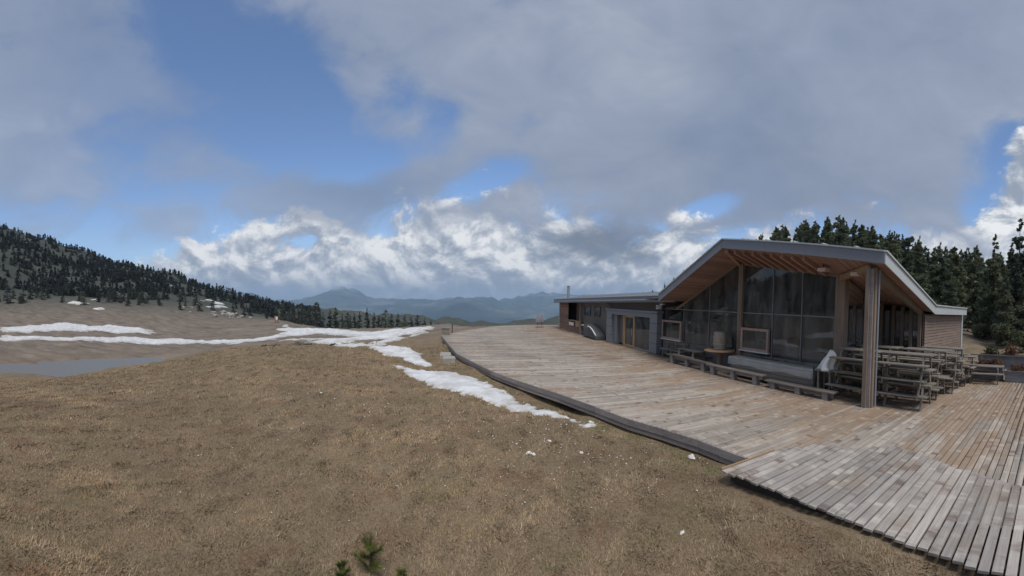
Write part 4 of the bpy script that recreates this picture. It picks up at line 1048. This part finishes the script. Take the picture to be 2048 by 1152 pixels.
# crumpled white sheet heaped at the end of the table, on its own trestle
tr_ = empty('trestle', (11.6, 7.62, 0), 'small plank trestle under the crumpled white sheet', 'trestle')
MB().box(11.35, 11.85, 7.36, 7.98, .86, .90).build('trestle_top', M['tablewood'], tr_)
for x in (11.4, 11.8):
    for y in (7.42, 7.92): MB().box(x - .03, x + .03, y - .03, y + .03, 0, .859).build('leg', M['tablewood'], tr_)
vs, fs = [], []; nr, na = 13, 30; rs = random.Random(5); ph = [rs.uniform(0, 6.28) for _ in range(8)]
for j in range(nr + 1):
    t_ = j / nr
    for i in range(na):
        a = 2 * math.pi * i / na
        fold = 1 + .20 * math.sin(3 * a + ph[0] + t_ * 2) + .13 * math.sin(5 * a + ph[1] - t_ * 3) + .09 * math.sin(9 * a + ph[2] + 4 * t_)
        r_ = (.34 * (1 - t_) ** .72 + .035) * fold
        vs.append((11.6 + r_ * math.cos(a) * .75 - .05 * t_, 7.66 + r_ * math.sin(a) * 1.0 - .14 * t_ + .05 * math.sin(t_ * 6), .905 + t_ * .72 + .04 * math.sin(4 * a + ph[3]) * t_))
fs = [(j * na + i, j * na + (i + 1) % na, (j + 1) * na + (i + 1) % na, (j + 1) * na + i) for j in range(nr) for i in range(na)] + [tuple(range(nr * na, nr * na + na)), tuple(range(na))[::-1]]
o = MB().add(vs, fs).build('white_sheet', M['sheet'], None, (11.6, 7.66, .905), smooth=True)
tag(o, 'crumpled white plastic sheet heaped up left of the twin post', 'sheet')

# ------------------------------------------------------------------ barrel on its round table
rt_ = empty('round_table', (11.86, 13.95, 0), 'round slab table carrying the old barrel', 'table')
MB().lathe([(.70, 0), (.74, .02), (.74, .05), (.71, .065)], (11.86, 13.95, .93), 26).build('table_top', M['oak'], rt_, smooth=False)
MB().tube((11.86, 13.95, 0), (11.86, 13.95, .93), .16, .12, 14).build('pedestal', M['post'], rt_)
ba = empty('barrel', (11.9, 14.0, 1.0), 'old wooden barrel standing on the round table', 'barrel')
ns = 18
for i in range(ns):
    a0, a1 = 2 * math.pi * i / ns + .012, 2 * math.pi * (i + 1) / ns - .012
    vs = []
    for z, r_ in ((0, .27), (.14, .305), (.30, .33), (.44, .338), (.58, .33), (.72, .305), (.86, .27)):
        for a in (a0, a1): vs.append((11.9 + r_ * math.cos(a), 14.0 + r_ * math.sin(a), 1.0 + z))
        for a in (a1, a0): vs.append((11.9 + (r_ - .03) * math.cos(a), 14.0 + (r_ - .03) * math.sin(a), 1.0 + z))
    fs = [(0, 3, 2, 1), (24, 25, 26, 27)] + [(4 * j + k, 4 * j + (k + 1) % 4, 4 * j + 4 + (k + 1) % 4, 4 * j + 4 + k) for j in range(6) for k in range(4)]
    MB().add(vs, fs).build('stave', M['barrel'], ba)
for z, r_ in ((.07, .296), (.27, .331), (.60, .333), (.79, .294)):
    MB().lathe([(r_, 0), (r_ + .006, .005), (r_ + .006, .045), (r_, .05)], (11.9, 14.0, 1.0 + z - .025), 26).build('hoop', M['steel'], ba)
MB().lathe([(.245, 0), (.245, .02)], (11.9, 14.0, 1.81), 22).build('barrel_head', M['barrel'], ba)

# ------------------------------------------------------------------ far end of the deck
def parasol(x, y, label, s):
    p = empty('folded_parasol', (x, y, 0), label, 'parasol', 'folded parasols at the far deck edge')
    MB().tube((x, y, 0), (x, y, .10), .26, .24, 14).build('foot', M['redbrown'], p)
    MB().tube((x, y, .10), (x, y, .62), .03).build('pole', M['post'], p)
    vs, n = [], 14; prof = [(.12, .45), (.20, .60), (.21, .85), (.17, 1.15), (.10, 1.42), (.03, 1.60 * s), (.008, 1.68 * s)]
    for r_, z in prof:
        for i in range(n):
            a = 2 * math.pi * i / n; q_ = r_ * (1 + .16 * math.cos(7 * a / 1.0)); vs.append((x + q_ * math.cos(a), y + q_ * math.sin(a), z))
    fs = [(j * n + i, j * n + (i + 1) % n, (j + 1) * n + (i + 1) % n, (j + 1) * n + i) for j in range(len(prof) - 1) for i in range(n)] + [tuple(range(n))[::-1]]
    MB().add(vs, fs).build('folded_canopy', M['parasol'], p)
parasol(10.0, 42.9, 'folded grey parasol at the far deck edge, left of the pair', 1.0)
parasol(10.5, 43.1, 'folded grey parasol at the far deck edge, right of the pair', .97)
bxo = empty('timber_box', (-.35, 33.5, 0), 'small brown timber box on the far left corner of the deck', 'box')
for k in range(3): MB().box(-.68, -.02, 33.2, 33.8, .02 + k * .17, .18 + k * .17).build('box_board', M['tablewood'], bxo)
MB().box(-.71, .01, 33.17, 33.83, .53, .57).build('lid', M['fascia_wood'], bxo)
o = MB().box(.18, .26, 34.5, 34.58, -.35, .9).build('marker_post', M['dark'], None, (.22, 34.54, -.35)); tag(o, 'thin dark marker post behind the timber box', 'post')

# covered serving cart with a white curved handle, before the left wing
ct = empty('serving_cart', (11.95, 30.2, 0), 'grey serving cart under a tarpaulin with a curved white handle', 'cart')
vs = []; prof = [(.02, 1.05), (.12, 1.12), (.5, 1.14), (.9, 1.05), (1.3, .82), (1.7, .55), (1.9, .28)]
vsn, fsn = [], []
for j, (s_, z) in enumerate(prof):
    y = 31.9 - s_ * 1.6
    for i, (x, k_) in enumerate(((11.55, .12), (11.55, .75), (11.60, 1.), (12.0, 1.04), (12.38, 1.), (12.4, .12))): vsn.append((x + .02 * math.sin(y * 5 + i), y, z * k_))
fsn = [(j * 6 + i, j * 6 + i + 1, j * 6 + 7 + i, j * 6 + 6 + i) for j in range(len(prof) - 1) for i in range(5)] + [tuple(range(6)), tuple(range(len(vsn) - 6, len(vsn)))[::-1]]
MB().add(vsn, fsn).build('cover', M['tarp'], ct, smooth=False)
MB().path([(11.5, 30.6, 1.02), (11.48, 30.0, .98), (11.46, 29.4, .80), (11.45, 28.9, .55), (11.45, 28.6, .40)], .045, 8).build('handle', M['white'], ct)
for y in (31.5, 29.2):
    for x in (11.6, 12.35): MB().tube((x - .03, y, .1), (x + .03, y, .1), .1, .1, 14).build('wheel', M['dark'], ct)
bn = empty('side_table', (12.1, 33.2, 0), 'slim dark side table with a white tray next to the serving cart', 'table')
MB().box(11.9, 12.35, 32.7, 33.7, .86, .90).build('table_top', M['fascia_wood'], bn)
for x in (11.95, 12.3):
    for y in (32.78, 33.62): MB().box(x - .025, x + .025, y - .025, y + .025, 0, .859).build('leg', M['fascia_wood'], bn)
o = MB().lathe([(.16, 0), (.22, .04), (.23, .10), (.20, .10), (.15, .03)], (12.05, 33.1, .902), 16).build('tray', M['white'], None, (12.05, 33.1, .902)); tag(o, 'white round tray on the slim side table', 'tray')

# ------------------------------------------------------------------ planters on the right
def leaves(c, rx, ry, rz, n, size, seed, up=.4):
    r = np.random.default_rng(seed); p = r.normal(size=(n, 3)); p /= np.linalg.norm(p, axis=1)[:, None]; p *= (r.random(n) ** .45)[:, None]
    p[:, 2] = np.abs(p[:, 2]) * 1.0
    ctr = p * [rx, ry, rz] * (1 + .25 * np.sin(3 * p[:, [0]] * 4 + seed)) + np.array(c)
    d = r.normal(size=(n, 3)); d[:, 2] += up; d /= np.linalg.norm(d, axis=1)[:, None]; s_ = np.cross(d, r.normal(size=(n, 3))); s_ /= np.linalg.norm(s_, axis=1)[:, None]
    L_ = size * r.uniform(.6, 1.4, n)[:, None]
    v = np.stack([ctr - d * L_ * .5, ctr + s_ * L_ * .28, ctr + d * L_ * .5, ctr - s_ * L_ * .28], 1).reshape(-1, 3)
    return v, np.arange(4 * n).reshape(-1, 4)
def planter(x, y0, y1, h, label, plants, w_=.55):
    p = empty('planter', (x, (y0 + y1) / 2, 0), label, 'planter', 'planters at the deck end')
    for k in range(int(h / .16)):
        z0 = .02 + k * .16
        for a in (x - w_ / 2, x + w_ / 2): MB().box(a - .02, a + .02, y0, y1, z0, z0 + .15).build('side_board', M['planter'], p)
        for b_ in (y0, y1): MB().box(x - w_ / 2 + .021, x + w_ / 2 - .021, b_ - .018 if b_ == y1 else b_, b_ if b_ == y1 else b_ + .018, z0, z0 + .15).build('end_board', M['planter'], p)
    hh = .02 + int(h / .16) * .16
    MB().box(x - w_ / 2 - .05, x + w_ / 2 + .05, y0 - .05, y1 + .05, hh, hh + .03).build('rim', M['tablewood'], p)
    MB().box(x - w_ / 2 + .03, x + w_ / 2 - .03, y0 + .03, y1 - .03, hh + .031, hh + .045).build('soil', M['soil'], p)
    for k, (yy, mt, hgt, sd) in enumerate(plants):
        v, f = leaves((x, yy, hh + .04), .32, .42, hgt, 420, .11, sd)
        o = np_mesh('shrub', v, f, M[mt]); tag(o, f'{"reddish brown" if mt == "shrub" else "dull green"} shrub growing in the {label.split(" planter")[0]} planter, plant {["nearest the camera", "in the middle", "farthest from the camera"][k]}', 'shrub', 'shrubs in the planters')
planter(18.4, 2.35, 3.75, .66, 'long blue-grey planter nearest the restaurant wall', [(2.7, 'shrub', .30, 1), (3.3, 'shrub', .22, 2)])
planter(18.15, .2, 2.2, .56, 'blue-grey planter cut by the right picture edge', [(.7, 'shrub_green', .3, 3), (1.6, 'shrub', .25, 4)])
planter(20.3, .2, 3.9, .98, 'taller dark planter box standing behind the low ones', [(.9, 'shrub', .50, 5), (2.2, 'shrub', .62, 6), (3.3, 'shrub_green', .45, 7)], .8)
rl = empty('handrail', (19.2, 4.4, 0), 'weathered handrail beside the planters at the end of the deck', 'handrail')
MB().beam((19.35, .0, 1.05), (19.35, 5.2, 1.05), .09, .045).build('rail', M['tablewood'], rl)
for y in (.3, 2.0, 3.6, 5.1): MB().box(19.31, 19.39, y - .04, y + .04, -.3, 1.03).build('post', M['tablewood'], rl)

# ------------------------------------------------------------------ stones
def rock(x, y, s, mat, label, seed, cat='stone', group=None, flat=.6, name='stone', zoff=0.):
    r = np.random.default_rng(seed)
    bm_ = MB(); n, m_ = 9, 6; vs = []
    for j in range(m_ + 1):
        a = math.pi * j / m_
        for i in range(n):
            b_ = 2 * math.pi * i / n; q_ = s * (1 + .22 * r.normal() * (0 < j < m_)); vs.append((q_ * math.sin(a) * math.cos(b_), q_ * .75 * math.sin(a) * math.sin(b_), q_ * flat * math.cos(a)))
    fs = [(j * n + i, j * n + (i + 1) % n, (j + 1) * n + (i + 1) % n, (j + 1) * n + i)[::-1] for j in range(m_) for i in range(n)]
    z = float(ground_z(np.array([x]), np.array([y]))[0]) + s * flat * .35 + zoff
    o = bm_.add(vs, fs).build(name, mat, None, (x, y, z), local=True); o.rotation_euler.z = seed * 1.3
    tag(o, label, cat, group); return o
rock(1.84, 8.47, .085, M['rock'], 'largest white stone in the grass below the snow tip', 1, group='white stones in the grass', flat=.5)
rock(1.93, 8.40, .055, M['rock'], 'white stone touching the largest one', 21, group='white stones in the grass', flat=.5)
rock(2.48, 9.09, .055, M['rock'], 'white stone farther up, right of the largest one', 2, group='white stones in the grass')
rock(1.65, 9.04, .03, M['rock'], 'tiny white stone left of the largest one', 3, group='white stones in the grass')
rock(3.0, 8.18, .05, M['rock'], 'white stone halfway between the snow and the deck', 4, group='white stones in the grass')
rock(3.18, 4.43, .045, M['rock'], 'white stone nearest the camera, low in the right half', 5, group='white stones in the grass')
rock(5.12, 6.86, .09, M['rock'], 'white stone close against the deck edge', 6, group='white stones in the grass')
rock(1.82, 11.89, .09, M['redstone'], 'reddish stone at the lower rim of the long snow patch', 7)
rock(4.0, 10.15, .075, M['rock'], 'white stone beside the deck edge near the snow tip', 9, group='white stones in the grass')
rock(-4.6, 13.2, .05, M['rock'], 'white stone alone in the open meadow on the left', 10, group='white stones in the grass')
def slab(x0, x1, y0, y1, z0, z1, label, seed):
    r = random.Random(seed); b_ = MB(); c = .03
    vs = [];
    for z, i in ((z0, 0), (z1 - c, 0), (z1, c)):
        vs += [(x0 + i + r.uniform(-.02, .02), y0 + i + r.uniform(-.02, .02), z), (x1 - i + r.uniform(-.02, .02), y0 + i + r.uniform(-.02, .02), z), (x1 - i + r.uniform(-.02, .02), y1 - i + r.uniform(-.02, .02), z), (x0 + i + r.uniform(-.02, .02), y1 - i + r.uniform(-.02, .02), z)]
    fs = [(3, 2, 1, 0), (8, 9, 10, 11)] + [(4 * j + k, 4 * j + (k + 1) % 4, 4 * j + 4 + (k + 1) % 4, 4 * j + 4 + k) for j in range(2) for k in range(4)]
    o = b_.add(vs, fs).build('stone_block', M['stone'], None, ((x0 + x1) / 2, (y0 + y1) / 2, z0)); tag(o, label, 'stone block', 'stone steps at the deck edge')
slab(-.35, .32, 20.95, 21.75, -.55, -.14, 'nearer pale stone block forming a step beside the deck edge', 1)
slab(-.55, .10, 21.95, 23.2, -.55, -.12, 'farther pale stone block behind the other step', 2)

# sticks by the path and the small orange machine on the slope
for k, (x, y, h_) in enumerate(((-6.95, 31.9, .55), (-6.55, 32.0, .42), (-6.25, 32.1, .5))):
    z = float(ground_z(np.array([x]), np.array([y]))[0])
    o = MB().tube((x, y, z - .1), (x + .05 * (k - 1), y, z + h_), .022, .018, 6).build('stick', M['dark'], None, (x, y, z)); tag(o, ['thin dark stick on the path, leftmost of three', 'thin dark stick on the path, middle of three', 'thin dark stick on the path, rightmost of three'][k], 'stick', 'sticks by the snowy path')
px0, py0 = 118 * math.sin(-.4516), 118 * math.cos(-.4516); z0 = float(ground_z(np.array([px0]), np.array([py0]))[0])
sg = empty('slope_marker', (px0, py0, z0), 'small orange and white marker board at the end of the far slope', 'marker')
for s in (-.45, .45): MB().box(px0 + s - .08, px0 + s + .08, py0 - .08, py0 + .08, z0 - .3, z0 + 1.9).build('post', M['rust'], sg)
MB().box(px0 - .6, px0 + .6, py0 - .14, py0 - .09, z0 + .7, z0 + 2.0).build('board', M['orange'], sg)
MB().box(px0 - .15, px0 + .45, py0 - .19, py0 - .145, z0 + .95, z0 + 1.8).build('plate', M['white'], sg)

# ------------------------------------------------------------------ trees
def crown_arrays(h, R, n, seed, spread=1., clump=.5, base=.08, pointed=.85):
    "needle sprays set on drooping branches round a tapering crown"
    r = np.random.default_rng(seed)
    nb = int(26 + h * 3.5); V_, F_ = [], []
    tb = np.sort(r.random(nb) ** 1.15); az = r.uniform(0, 2 * np.pi, nb) + np.arange(nb) * 2.399
    lob = 1 + .18 * np.sin(az * 2 + seed) + .12 * np.sin(az * 3 + 2 * seed)
    rad = R * np.clip((1 - tb) ** pointed, .04, 1) * lob * r.uniform(.70, 1.12, nb) * np.clip(tb / .10 + .55, 0, 1)
    w_ = rad / rad.sum(); cnt = np.maximum(6, (n * w_)).astype(int)
    for i in range(nb):
        c = cnt[i]; s = r.random(c) ** .6; z0 = h * (base + (1 - base) * tb[i])
        rr = rad[i] * s; a = az[i] + r.normal(0, .16, c) / np.maximum(s, .25)
        z = z0 - rr * .16 + rr ** 2 * .05 + r.normal(0, .05 * h / 10 + .06 * rad[i], c)
        p = np.stack([rr * np.cos(a), rr * np.sin(a), z], -1)
        d = np.stack([np.cos(a), np.sin(a), r.normal(.12, .35, c)], -1) + r.normal(0, .45, (c, 3)); d /= np.linalg.norm(d, axis=1)[:, None]
        sd_ = np.cross(d, r.normal(size=(c, 3))); sd_ /= np.linalg.norm(sd_, axis=1)[:, None]
        L = clump * r.uniform(.55, 1.3, c)[:, None]
        q = np.stack([p - d * L * .35 - sd_ * L * .10, p + sd_ * L * .30, p + d * L * .65, p - sd_ * L * .26], 1)
        V_.append(q.reshape(-1, 3))
    v = np.concatenate(V_); return v, np.arange(len(v)).reshape(-1, 4)
def trunk_mb(h, r0, seed):
    r = random.Random(seed); b_ = MB(); pts = [(0, 0, -.4)]
    for k in range(1, 6): pts.append((r.uniform(-.05, .05) * h / 10, r.uniform(-.05, .05) * h / 10, h * .96 * k / 5))
    for k, (p, q) in enumerate(zip(pts, pts[1:])): b_.tube(p, q, r0 * (1 - k / 5.2), r0 * (1 - (k + 1) / 5.2), 7, cap=False)
    for k in range(10):
        z = h * r.uniform(.12, .8); a = r.uniform(0, 6.28); L = (1 - z / h) * h * .17
        b_.tube((0, 0, z), (L * math.cos(a), L * math.sin(a), z - L * .1), r0 * .22, r0 * .07, 4, cap=False)
    return b_
def tree_kind(h, R, n, seed, mat, clump, base=.08, pointed=.85):
    v, f = crown_arrays(h, R, n, seed, clump=clump, base=base, pointed=pointed)
    co = np_mesh('crown', v, f, mat); cm = co.data; bpy.data.objects.remove(co)
    tm = trunk_mb(h, .018 * h + .06, seed).mesh('trunk'); tm.materials.append(M['trunk'])
    return cm, tm
def plant_tree(kind, x, y, s, sz, rz, label, group, name='conifer', zoff=0.):
    z = float(ground_z(np.array([x]), np.array([y]))[0]) + zoff
    t_ = empty(name, (x, y, z), label, 'tree', group); t_.rotation_euler.z = rz; t_.scale = (s, s, sz)
    for nm, me in zip(('crown', 'trunk'), kind):
        o = bpy.data.objects.new(nm, me); C.objects.link(o); o.parent = t_
    return t_
def pol(px, d):                                       # compass bearing in sight units -> ground point
    a = (px - 1024) / 769 + YAW; return d * math.sin(a), d * math.cos(a)

BIG = [tree_kind(14, 3.2, 8000, s, M['needle'], .46, .06, p) for s, p in ((11, .80), (12, .64), (13, .72), (14, .9), (15, .58))]
NEAR = [tree_kind(14, 3.1, 9000, s, M['needle'], .42, .04, p) for s, p in ((21, .9), (22, .8))]
rt2 = random.Random(9)
# the tall trees at the right edge of the picture
for k, (px, d, h_, lab) in enumerate([(1985, 47, 12.8, 'tall conifer left of the tallest ones at the right edge'), (2035, 44, 14.2, 'tallest conifer near the right edge of the picture'), (2075, 41, 14.5, 'dark conifer cut off by the right picture edge'),
                                      (1955, 52, 9.5, 'lower conifer filling the gap behind the handrail'), (2010, 39, 8.2, 'young broad conifer in front of the tallest ones'), (1900, 50, 9.2, 'conifer standing right behind the end of the right wing'), (2060, 34, 7.0, 'low bushy conifer behind the planters at the picture edge')]):
    x, y = pol(px, d); plant_tree(NEAR[k % 2], x, y, h_ / 14, h_ / 14, rt2.uniform(0, 6), lab, 'tall conifers at the right edge')
# forest on the hill behind the roof
placed = []
tries = 0
while len(placed) < 196 and tries < 12000:
    tries += 1
    px = rt2.uniform(1290, 2080); d = rt2.uniform(56, 132)
    if px < 1500 and d < 95: continue
    x, y = pol(px, d)
    if any(math.hypot(x - a, y - b_) < 3.7 for a, b_ in placed): continue
    placed.append((x, y))
placed.sort(key=lambda p: math.atan2(p[0], p[1]))
def sight(p, h_):                                     # elevation of a tree top as seen from the mast
    z = float(ground_z(np.array([p[0]]), np.array([p[1]]))[0]) + h_; return (z - 3.1) / math.hypot(*p)
CREST = np.array([(26, .022), (29.6, .028), (34.3, .078), (41, .14), (45.4, .182), (49.2, .208), (55.8, .236), (59.6, .231), (64.1, .217), (67, .203), (70.8, .190), (73, .176), (76, .168), (80, .182), (88, .185)])   # height of the tree line along the hill
info = []
for p in placed:
    az = math.degrees(math.atan2(*p)); cap = (np.interp(az, CREST[:, 0], CREST[:, 1]) + rt2.uniform(-.022, .010)) * math.hypot(*p) + 3.1 - float(ground_z(np.array([p[0]]), np.array([p[1]]))[0])
    h_ = min(rt2.uniform(12., 16.), cap)
    if h_ < 3.: continue
    info.append((p, h_, sight(p, h_), az))
ordw = ['first', 'second', 'third', 'fourth', 'fifth', 'sixth', 'seventh', 'eighth', 'ninth', 'tenth', 'eleventh', 'twelfth', 'thirteenth', 'fourteenth', 'fifteenth', 'sixteenth', 'seventeenth', 'eighteenth', 'nineteenth', 'twentieth', 'twenty-first', 'twenty-second', 'twenty-third', 'twenty-fourth', 'twenty-fifth', 'twenty-sixth', 'twenty-seventh', 'twenty-eighth', 'twenty-ninth', 'thirtieth']
sky_n = 0
for (p, h_, el, az) in info:
    top = all(el > e2 for (p2, h2, e2, a2) in info if p2 != p and abs(a2 - az) < 1.2)
    if top and sky_n < 30:
        lab = f'{ordw[sky_n]} conifer from the left along the forest skyline above the roof'; sky_n += 1
    else:
        zone = 'above the left roof slope' if az < 46 else 'above the middle of the roof edge' if az < 58 else 'above the corner of the twin post' if az < 67 else 'above the falling right roof edge' if az < 74 else 'beyond the right wing'
        dist = math.hypot(*p); rank = 'front' if dist < 78 else 'middle' if dist < 104 else 'rear'
        lab = f'dark conifer in the {rank} rank of the forest, {zone}'
    plant_tree(BIG[rt2.randrange(5)], p[0], p[1], h_ / 14 * rt2.uniform(.95, 1.3), h_ / 14, rt2.uniform(0, 6), lab, 'forest behind the restaurant')

# trees standing in the hollow beyond the snow field
SMALL = [tree_kind(7, r_, 900, s, M['needle_far'], .52, .05, p) for s, r_, p in ((31, 1.7, .62), (32, 2.2, .45), (33, 1.35, .75))]
row = [(566, 640, 0, 6.2), (584, 128, 1, 5.8), (603, 126, 1, 7.4), (618, 135, 0, 6.8), (633, 124, 1, 8.4), (646, 138, 0, 6.), (660, 130, 0, 6.4), (671, 127, 2, 7.4), (684, 140, 0, 6.5), (696, 128, 1, 6.2), (709, 134, 2, 6.4), (719, 129, 2, 6.8), (734, 127, 2, 7.9), (748, 135, 2, 7.),
       (757, 129, 0, 5.6), (771, 124, 1, 7.2), (783, 133, 0, 6.4), (796, 128, 0, 6.), (808, 137, 1, 6.4), (822, 131, 0, 5.6), (836, 126, 1, 5.8), (849, 134, 0, 5.), (862, 130, 2, 4.4), (877, 128, 0, 3.6), (640, 150, 2, 7.5), (700, 150, 0, 7.), (760, 150, 2, 7.), (810, 150, 0, 6.4)]
row.sort()
for k, (px, d, kd, h_) in enumerate(row):
    if d > 300: d = 130
    x, y = pol(px, d); plant_tree(SMALL[kd], x, y, h_ / 7 * rt2.uniform(.9, 1.15), h_ / 7, rt2.uniform(0, 6), f'{ordw[k]} small conifer from the left in the row beyond the snow field', 'conifers beyond the snow field', zoff=-.3)

# wood on the hill at the left: the nearest trees singly, the rest as one mass
hill = []
tries = 0
while len(hill) < 2300 and tries < 30000:
    tries += 1
    px = rt2.uniform(-60, 640); d = rt2.uniform(150, 480)
    dens = .85 if px < 330 else .55
    if d < 185 and rt2.random() < .8: continue
    if 395 < px < 470 and 170 < d < 225 and rt2.random() < .85: continue
    if px > 520 and d < 130: continue
    if rt2.random() > dens: continue
    x, y = pol(px, d)
    if math.sin(x * .045 + 1) * math.sin(y * .05) > .8: continue
    hill.append((d, x, y, px))
hill.sort()
for k, (d, x, y, px) in enumerate(hill[:86]):
    h_ = rt2.uniform(3.6, 6.2); plant_tree(SMALL[rt2.randrange(3)], x, y, h_ / 7 * rt2.uniform(.95, 1.35), h_ / 7, rt2.uniform(0, 6), f"small dark conifer at the {'foot' if d < 176 else 'lower slope'} of the left hill, {'at the left picture edge' if px < 200 else 'left of the snow streaks' if px < 380 else 'above the orange marker' if px < 540 else 'near the hollow'}", 'conifers on the left hill', zoff=-.3)
lo = [crown_arrays(7, r_, 120, s, clump=1.15, base=.02, pointed=p) for s, r_, p in ((41, 1.7, .8), (42, 2.1, .6), (43, 1.5, .9))]
Vs, Fs, b0_ = [], [], 0
for (d, x, y, px) in hill[86:]:
    v, f = lo[rt2.randrange(3)]; h_ = rt2.uniform(3.6, 6.2) / 7; a = rt2.uniform(0, 6.28); ca, sa = math.cos(a), math.sin(a)
    z = float(ground_z(np.array([x]), np.array([y]))[0]) - .3
    w_ = h_ * rt2.uniform(1., 1.4)
    Vs.append(np.stack([(v[:, 0] * ca - v[:, 1] * sa) * w_ + x, (v[:, 0] * sa + v[:, 1] * ca) * w_ + y, v[:, 2] * h_ + z], -1)); Fs.append(f + b0_); b0_ += len(v)
tag(np_mesh('far_wood', np.concatenate(Vs), np.concatenate(Fs), M['needle_far']), 'distant dark pine wood covering the hill at the left', 'wood', kind='stuff')

# boulders on the slope and dark low bushes on the meadow's brow
for k in range(16):
    px, d = rt2.uniform(350, 535), rt2.uniform(136, 166); x, y = pol(px, d)
    rock(x, y, rt2.uniform(.6, 1.5), M['stone'], 'pale boulder on the brown slope below the wooded hill', 60 + k, 'boulder', 'boulders on the brown slope', .55, 'boulder')
for k, (px, d, s_) in enumerate(((532, 31., .5), (556, 32., .8), (578, 31.5, .7), (600, 33., .95), (618, 32., .6), (668, 33, .4))):
    x, y = pol(px, d); z = float(ground_z(np.array([x]), np.array([y]))[0])
    v, f = leaves((x, y, z - .05), s_, s_ * .8, s_ * .45, 500, .12, 90 + k)
    tag(np_mesh('low_bush', v, f, M['needle_far']), f'{ordw[k]} low dark bush from the left on the brow of the meadow', 'bush', 'low bushes on the meadow brow')

# ------------------------------------------------------------------ young pine in the foreground grass
def young_pine(x, y, h_, label, seed, lean=(0, 0)):
    z = float(ground_z(np.array([x]), np.array([y]))[0])
    t_ = empty('young_pine', (x, y, z), label, 'young pine', 'young pines in the near grass')
    r = np.random.default_rng(seed)
    MB().tube((0, 0, -.05), (lean[0] * h_, lean[1] * h_, h_), .012, .005, 7).build('stem', M['stem'], t_, local=True)
    V_ = []
    shoots = [((0, 0, .15 * h_), (lean[0] * h_, lean[1] * h_, h_))]
    for k in range(7):
        a = k * 2.4 + seed; zz = h_ * (.12 + .1 * k); L = h_ * (.42 - .035 * k)
        shoots.append(((lean[0] * zz, lean[1] * zz, zz), (lean[0] * zz + L * math.cos(a), lean[1] * zz + L * math.sin(a), zz + L * .7)))
        MB().tube(shoots[-1][0], shoots[-1][1], .007, .003, 5).build('twig', M['stem'], t_, local=True)
    for p, q in shoots:
        p, q = np.array(p), np.array(q); n = 420 if p is shoots[0][0] else 260
        s = r.random(n); c = p + (q - p) * s[:, None]; ax = (q - p) / np.linalg.norm(q - p)
        d = r.normal(size=(n, 3)); d -= (d @ ax)[:, None] * ax; d /= np.linalg.norm(d, axis=1)[:, None]; d = d * .8 + ax * .75
        L = h_ * .20 * r.uniform(.7, 1.2, n)[:, None] * np.where(s[:, None] > .8, 1.15, 1); sd_ = np.cross(d, ax); sd_ /= np.linalg.norm(sd_, axis=1)[:, None]
        V_.append(np.stack([c - sd_ * .0022, c + sd_ * .0022, c + d * L], 1).reshape(-1, 3))
    v = np.concatenate(V_); o = np_mesh('needles', v, np.arange(len(v)).reshape(-1, 3), M['young']); o.parent = t_
young_pine(-.97, 4.76, .50, 'young green pine in the grass at the bottom picture edge', 3, (-.03, .05))
young_pine(-.56, 4.56, .26, 'smaller pine seedling right of the young pine', 5)
young_pine(-1.30, 4.58, .25, 'smaller pine seedling left of the young pine', 8)

# ------------------------------------------------------------------ air
m = bpy.data.materials.new('haze_air'); m.use_nodes = True; t = NT(m.node_tree); t.n.clear()
om = t.new('ShaderNodeOutputMaterial'); pv = t.new('ShaderNodeVolumePrincipled')
pv.inputs['Color'].default_value = (.60, .78, 1., 1); pv.inputs['Density'].default_value = 6.5e-5; pv.inputs['Anisotropy'].default_value = .2
t.l.new(pv.outputs[0], om.inputs['Volume'])
tag(MB().box(-24500, 24500, -24500, 24500, -1100, 620).build('haze', m), 'thin blue mountain haze over the valley', kind='stuff')
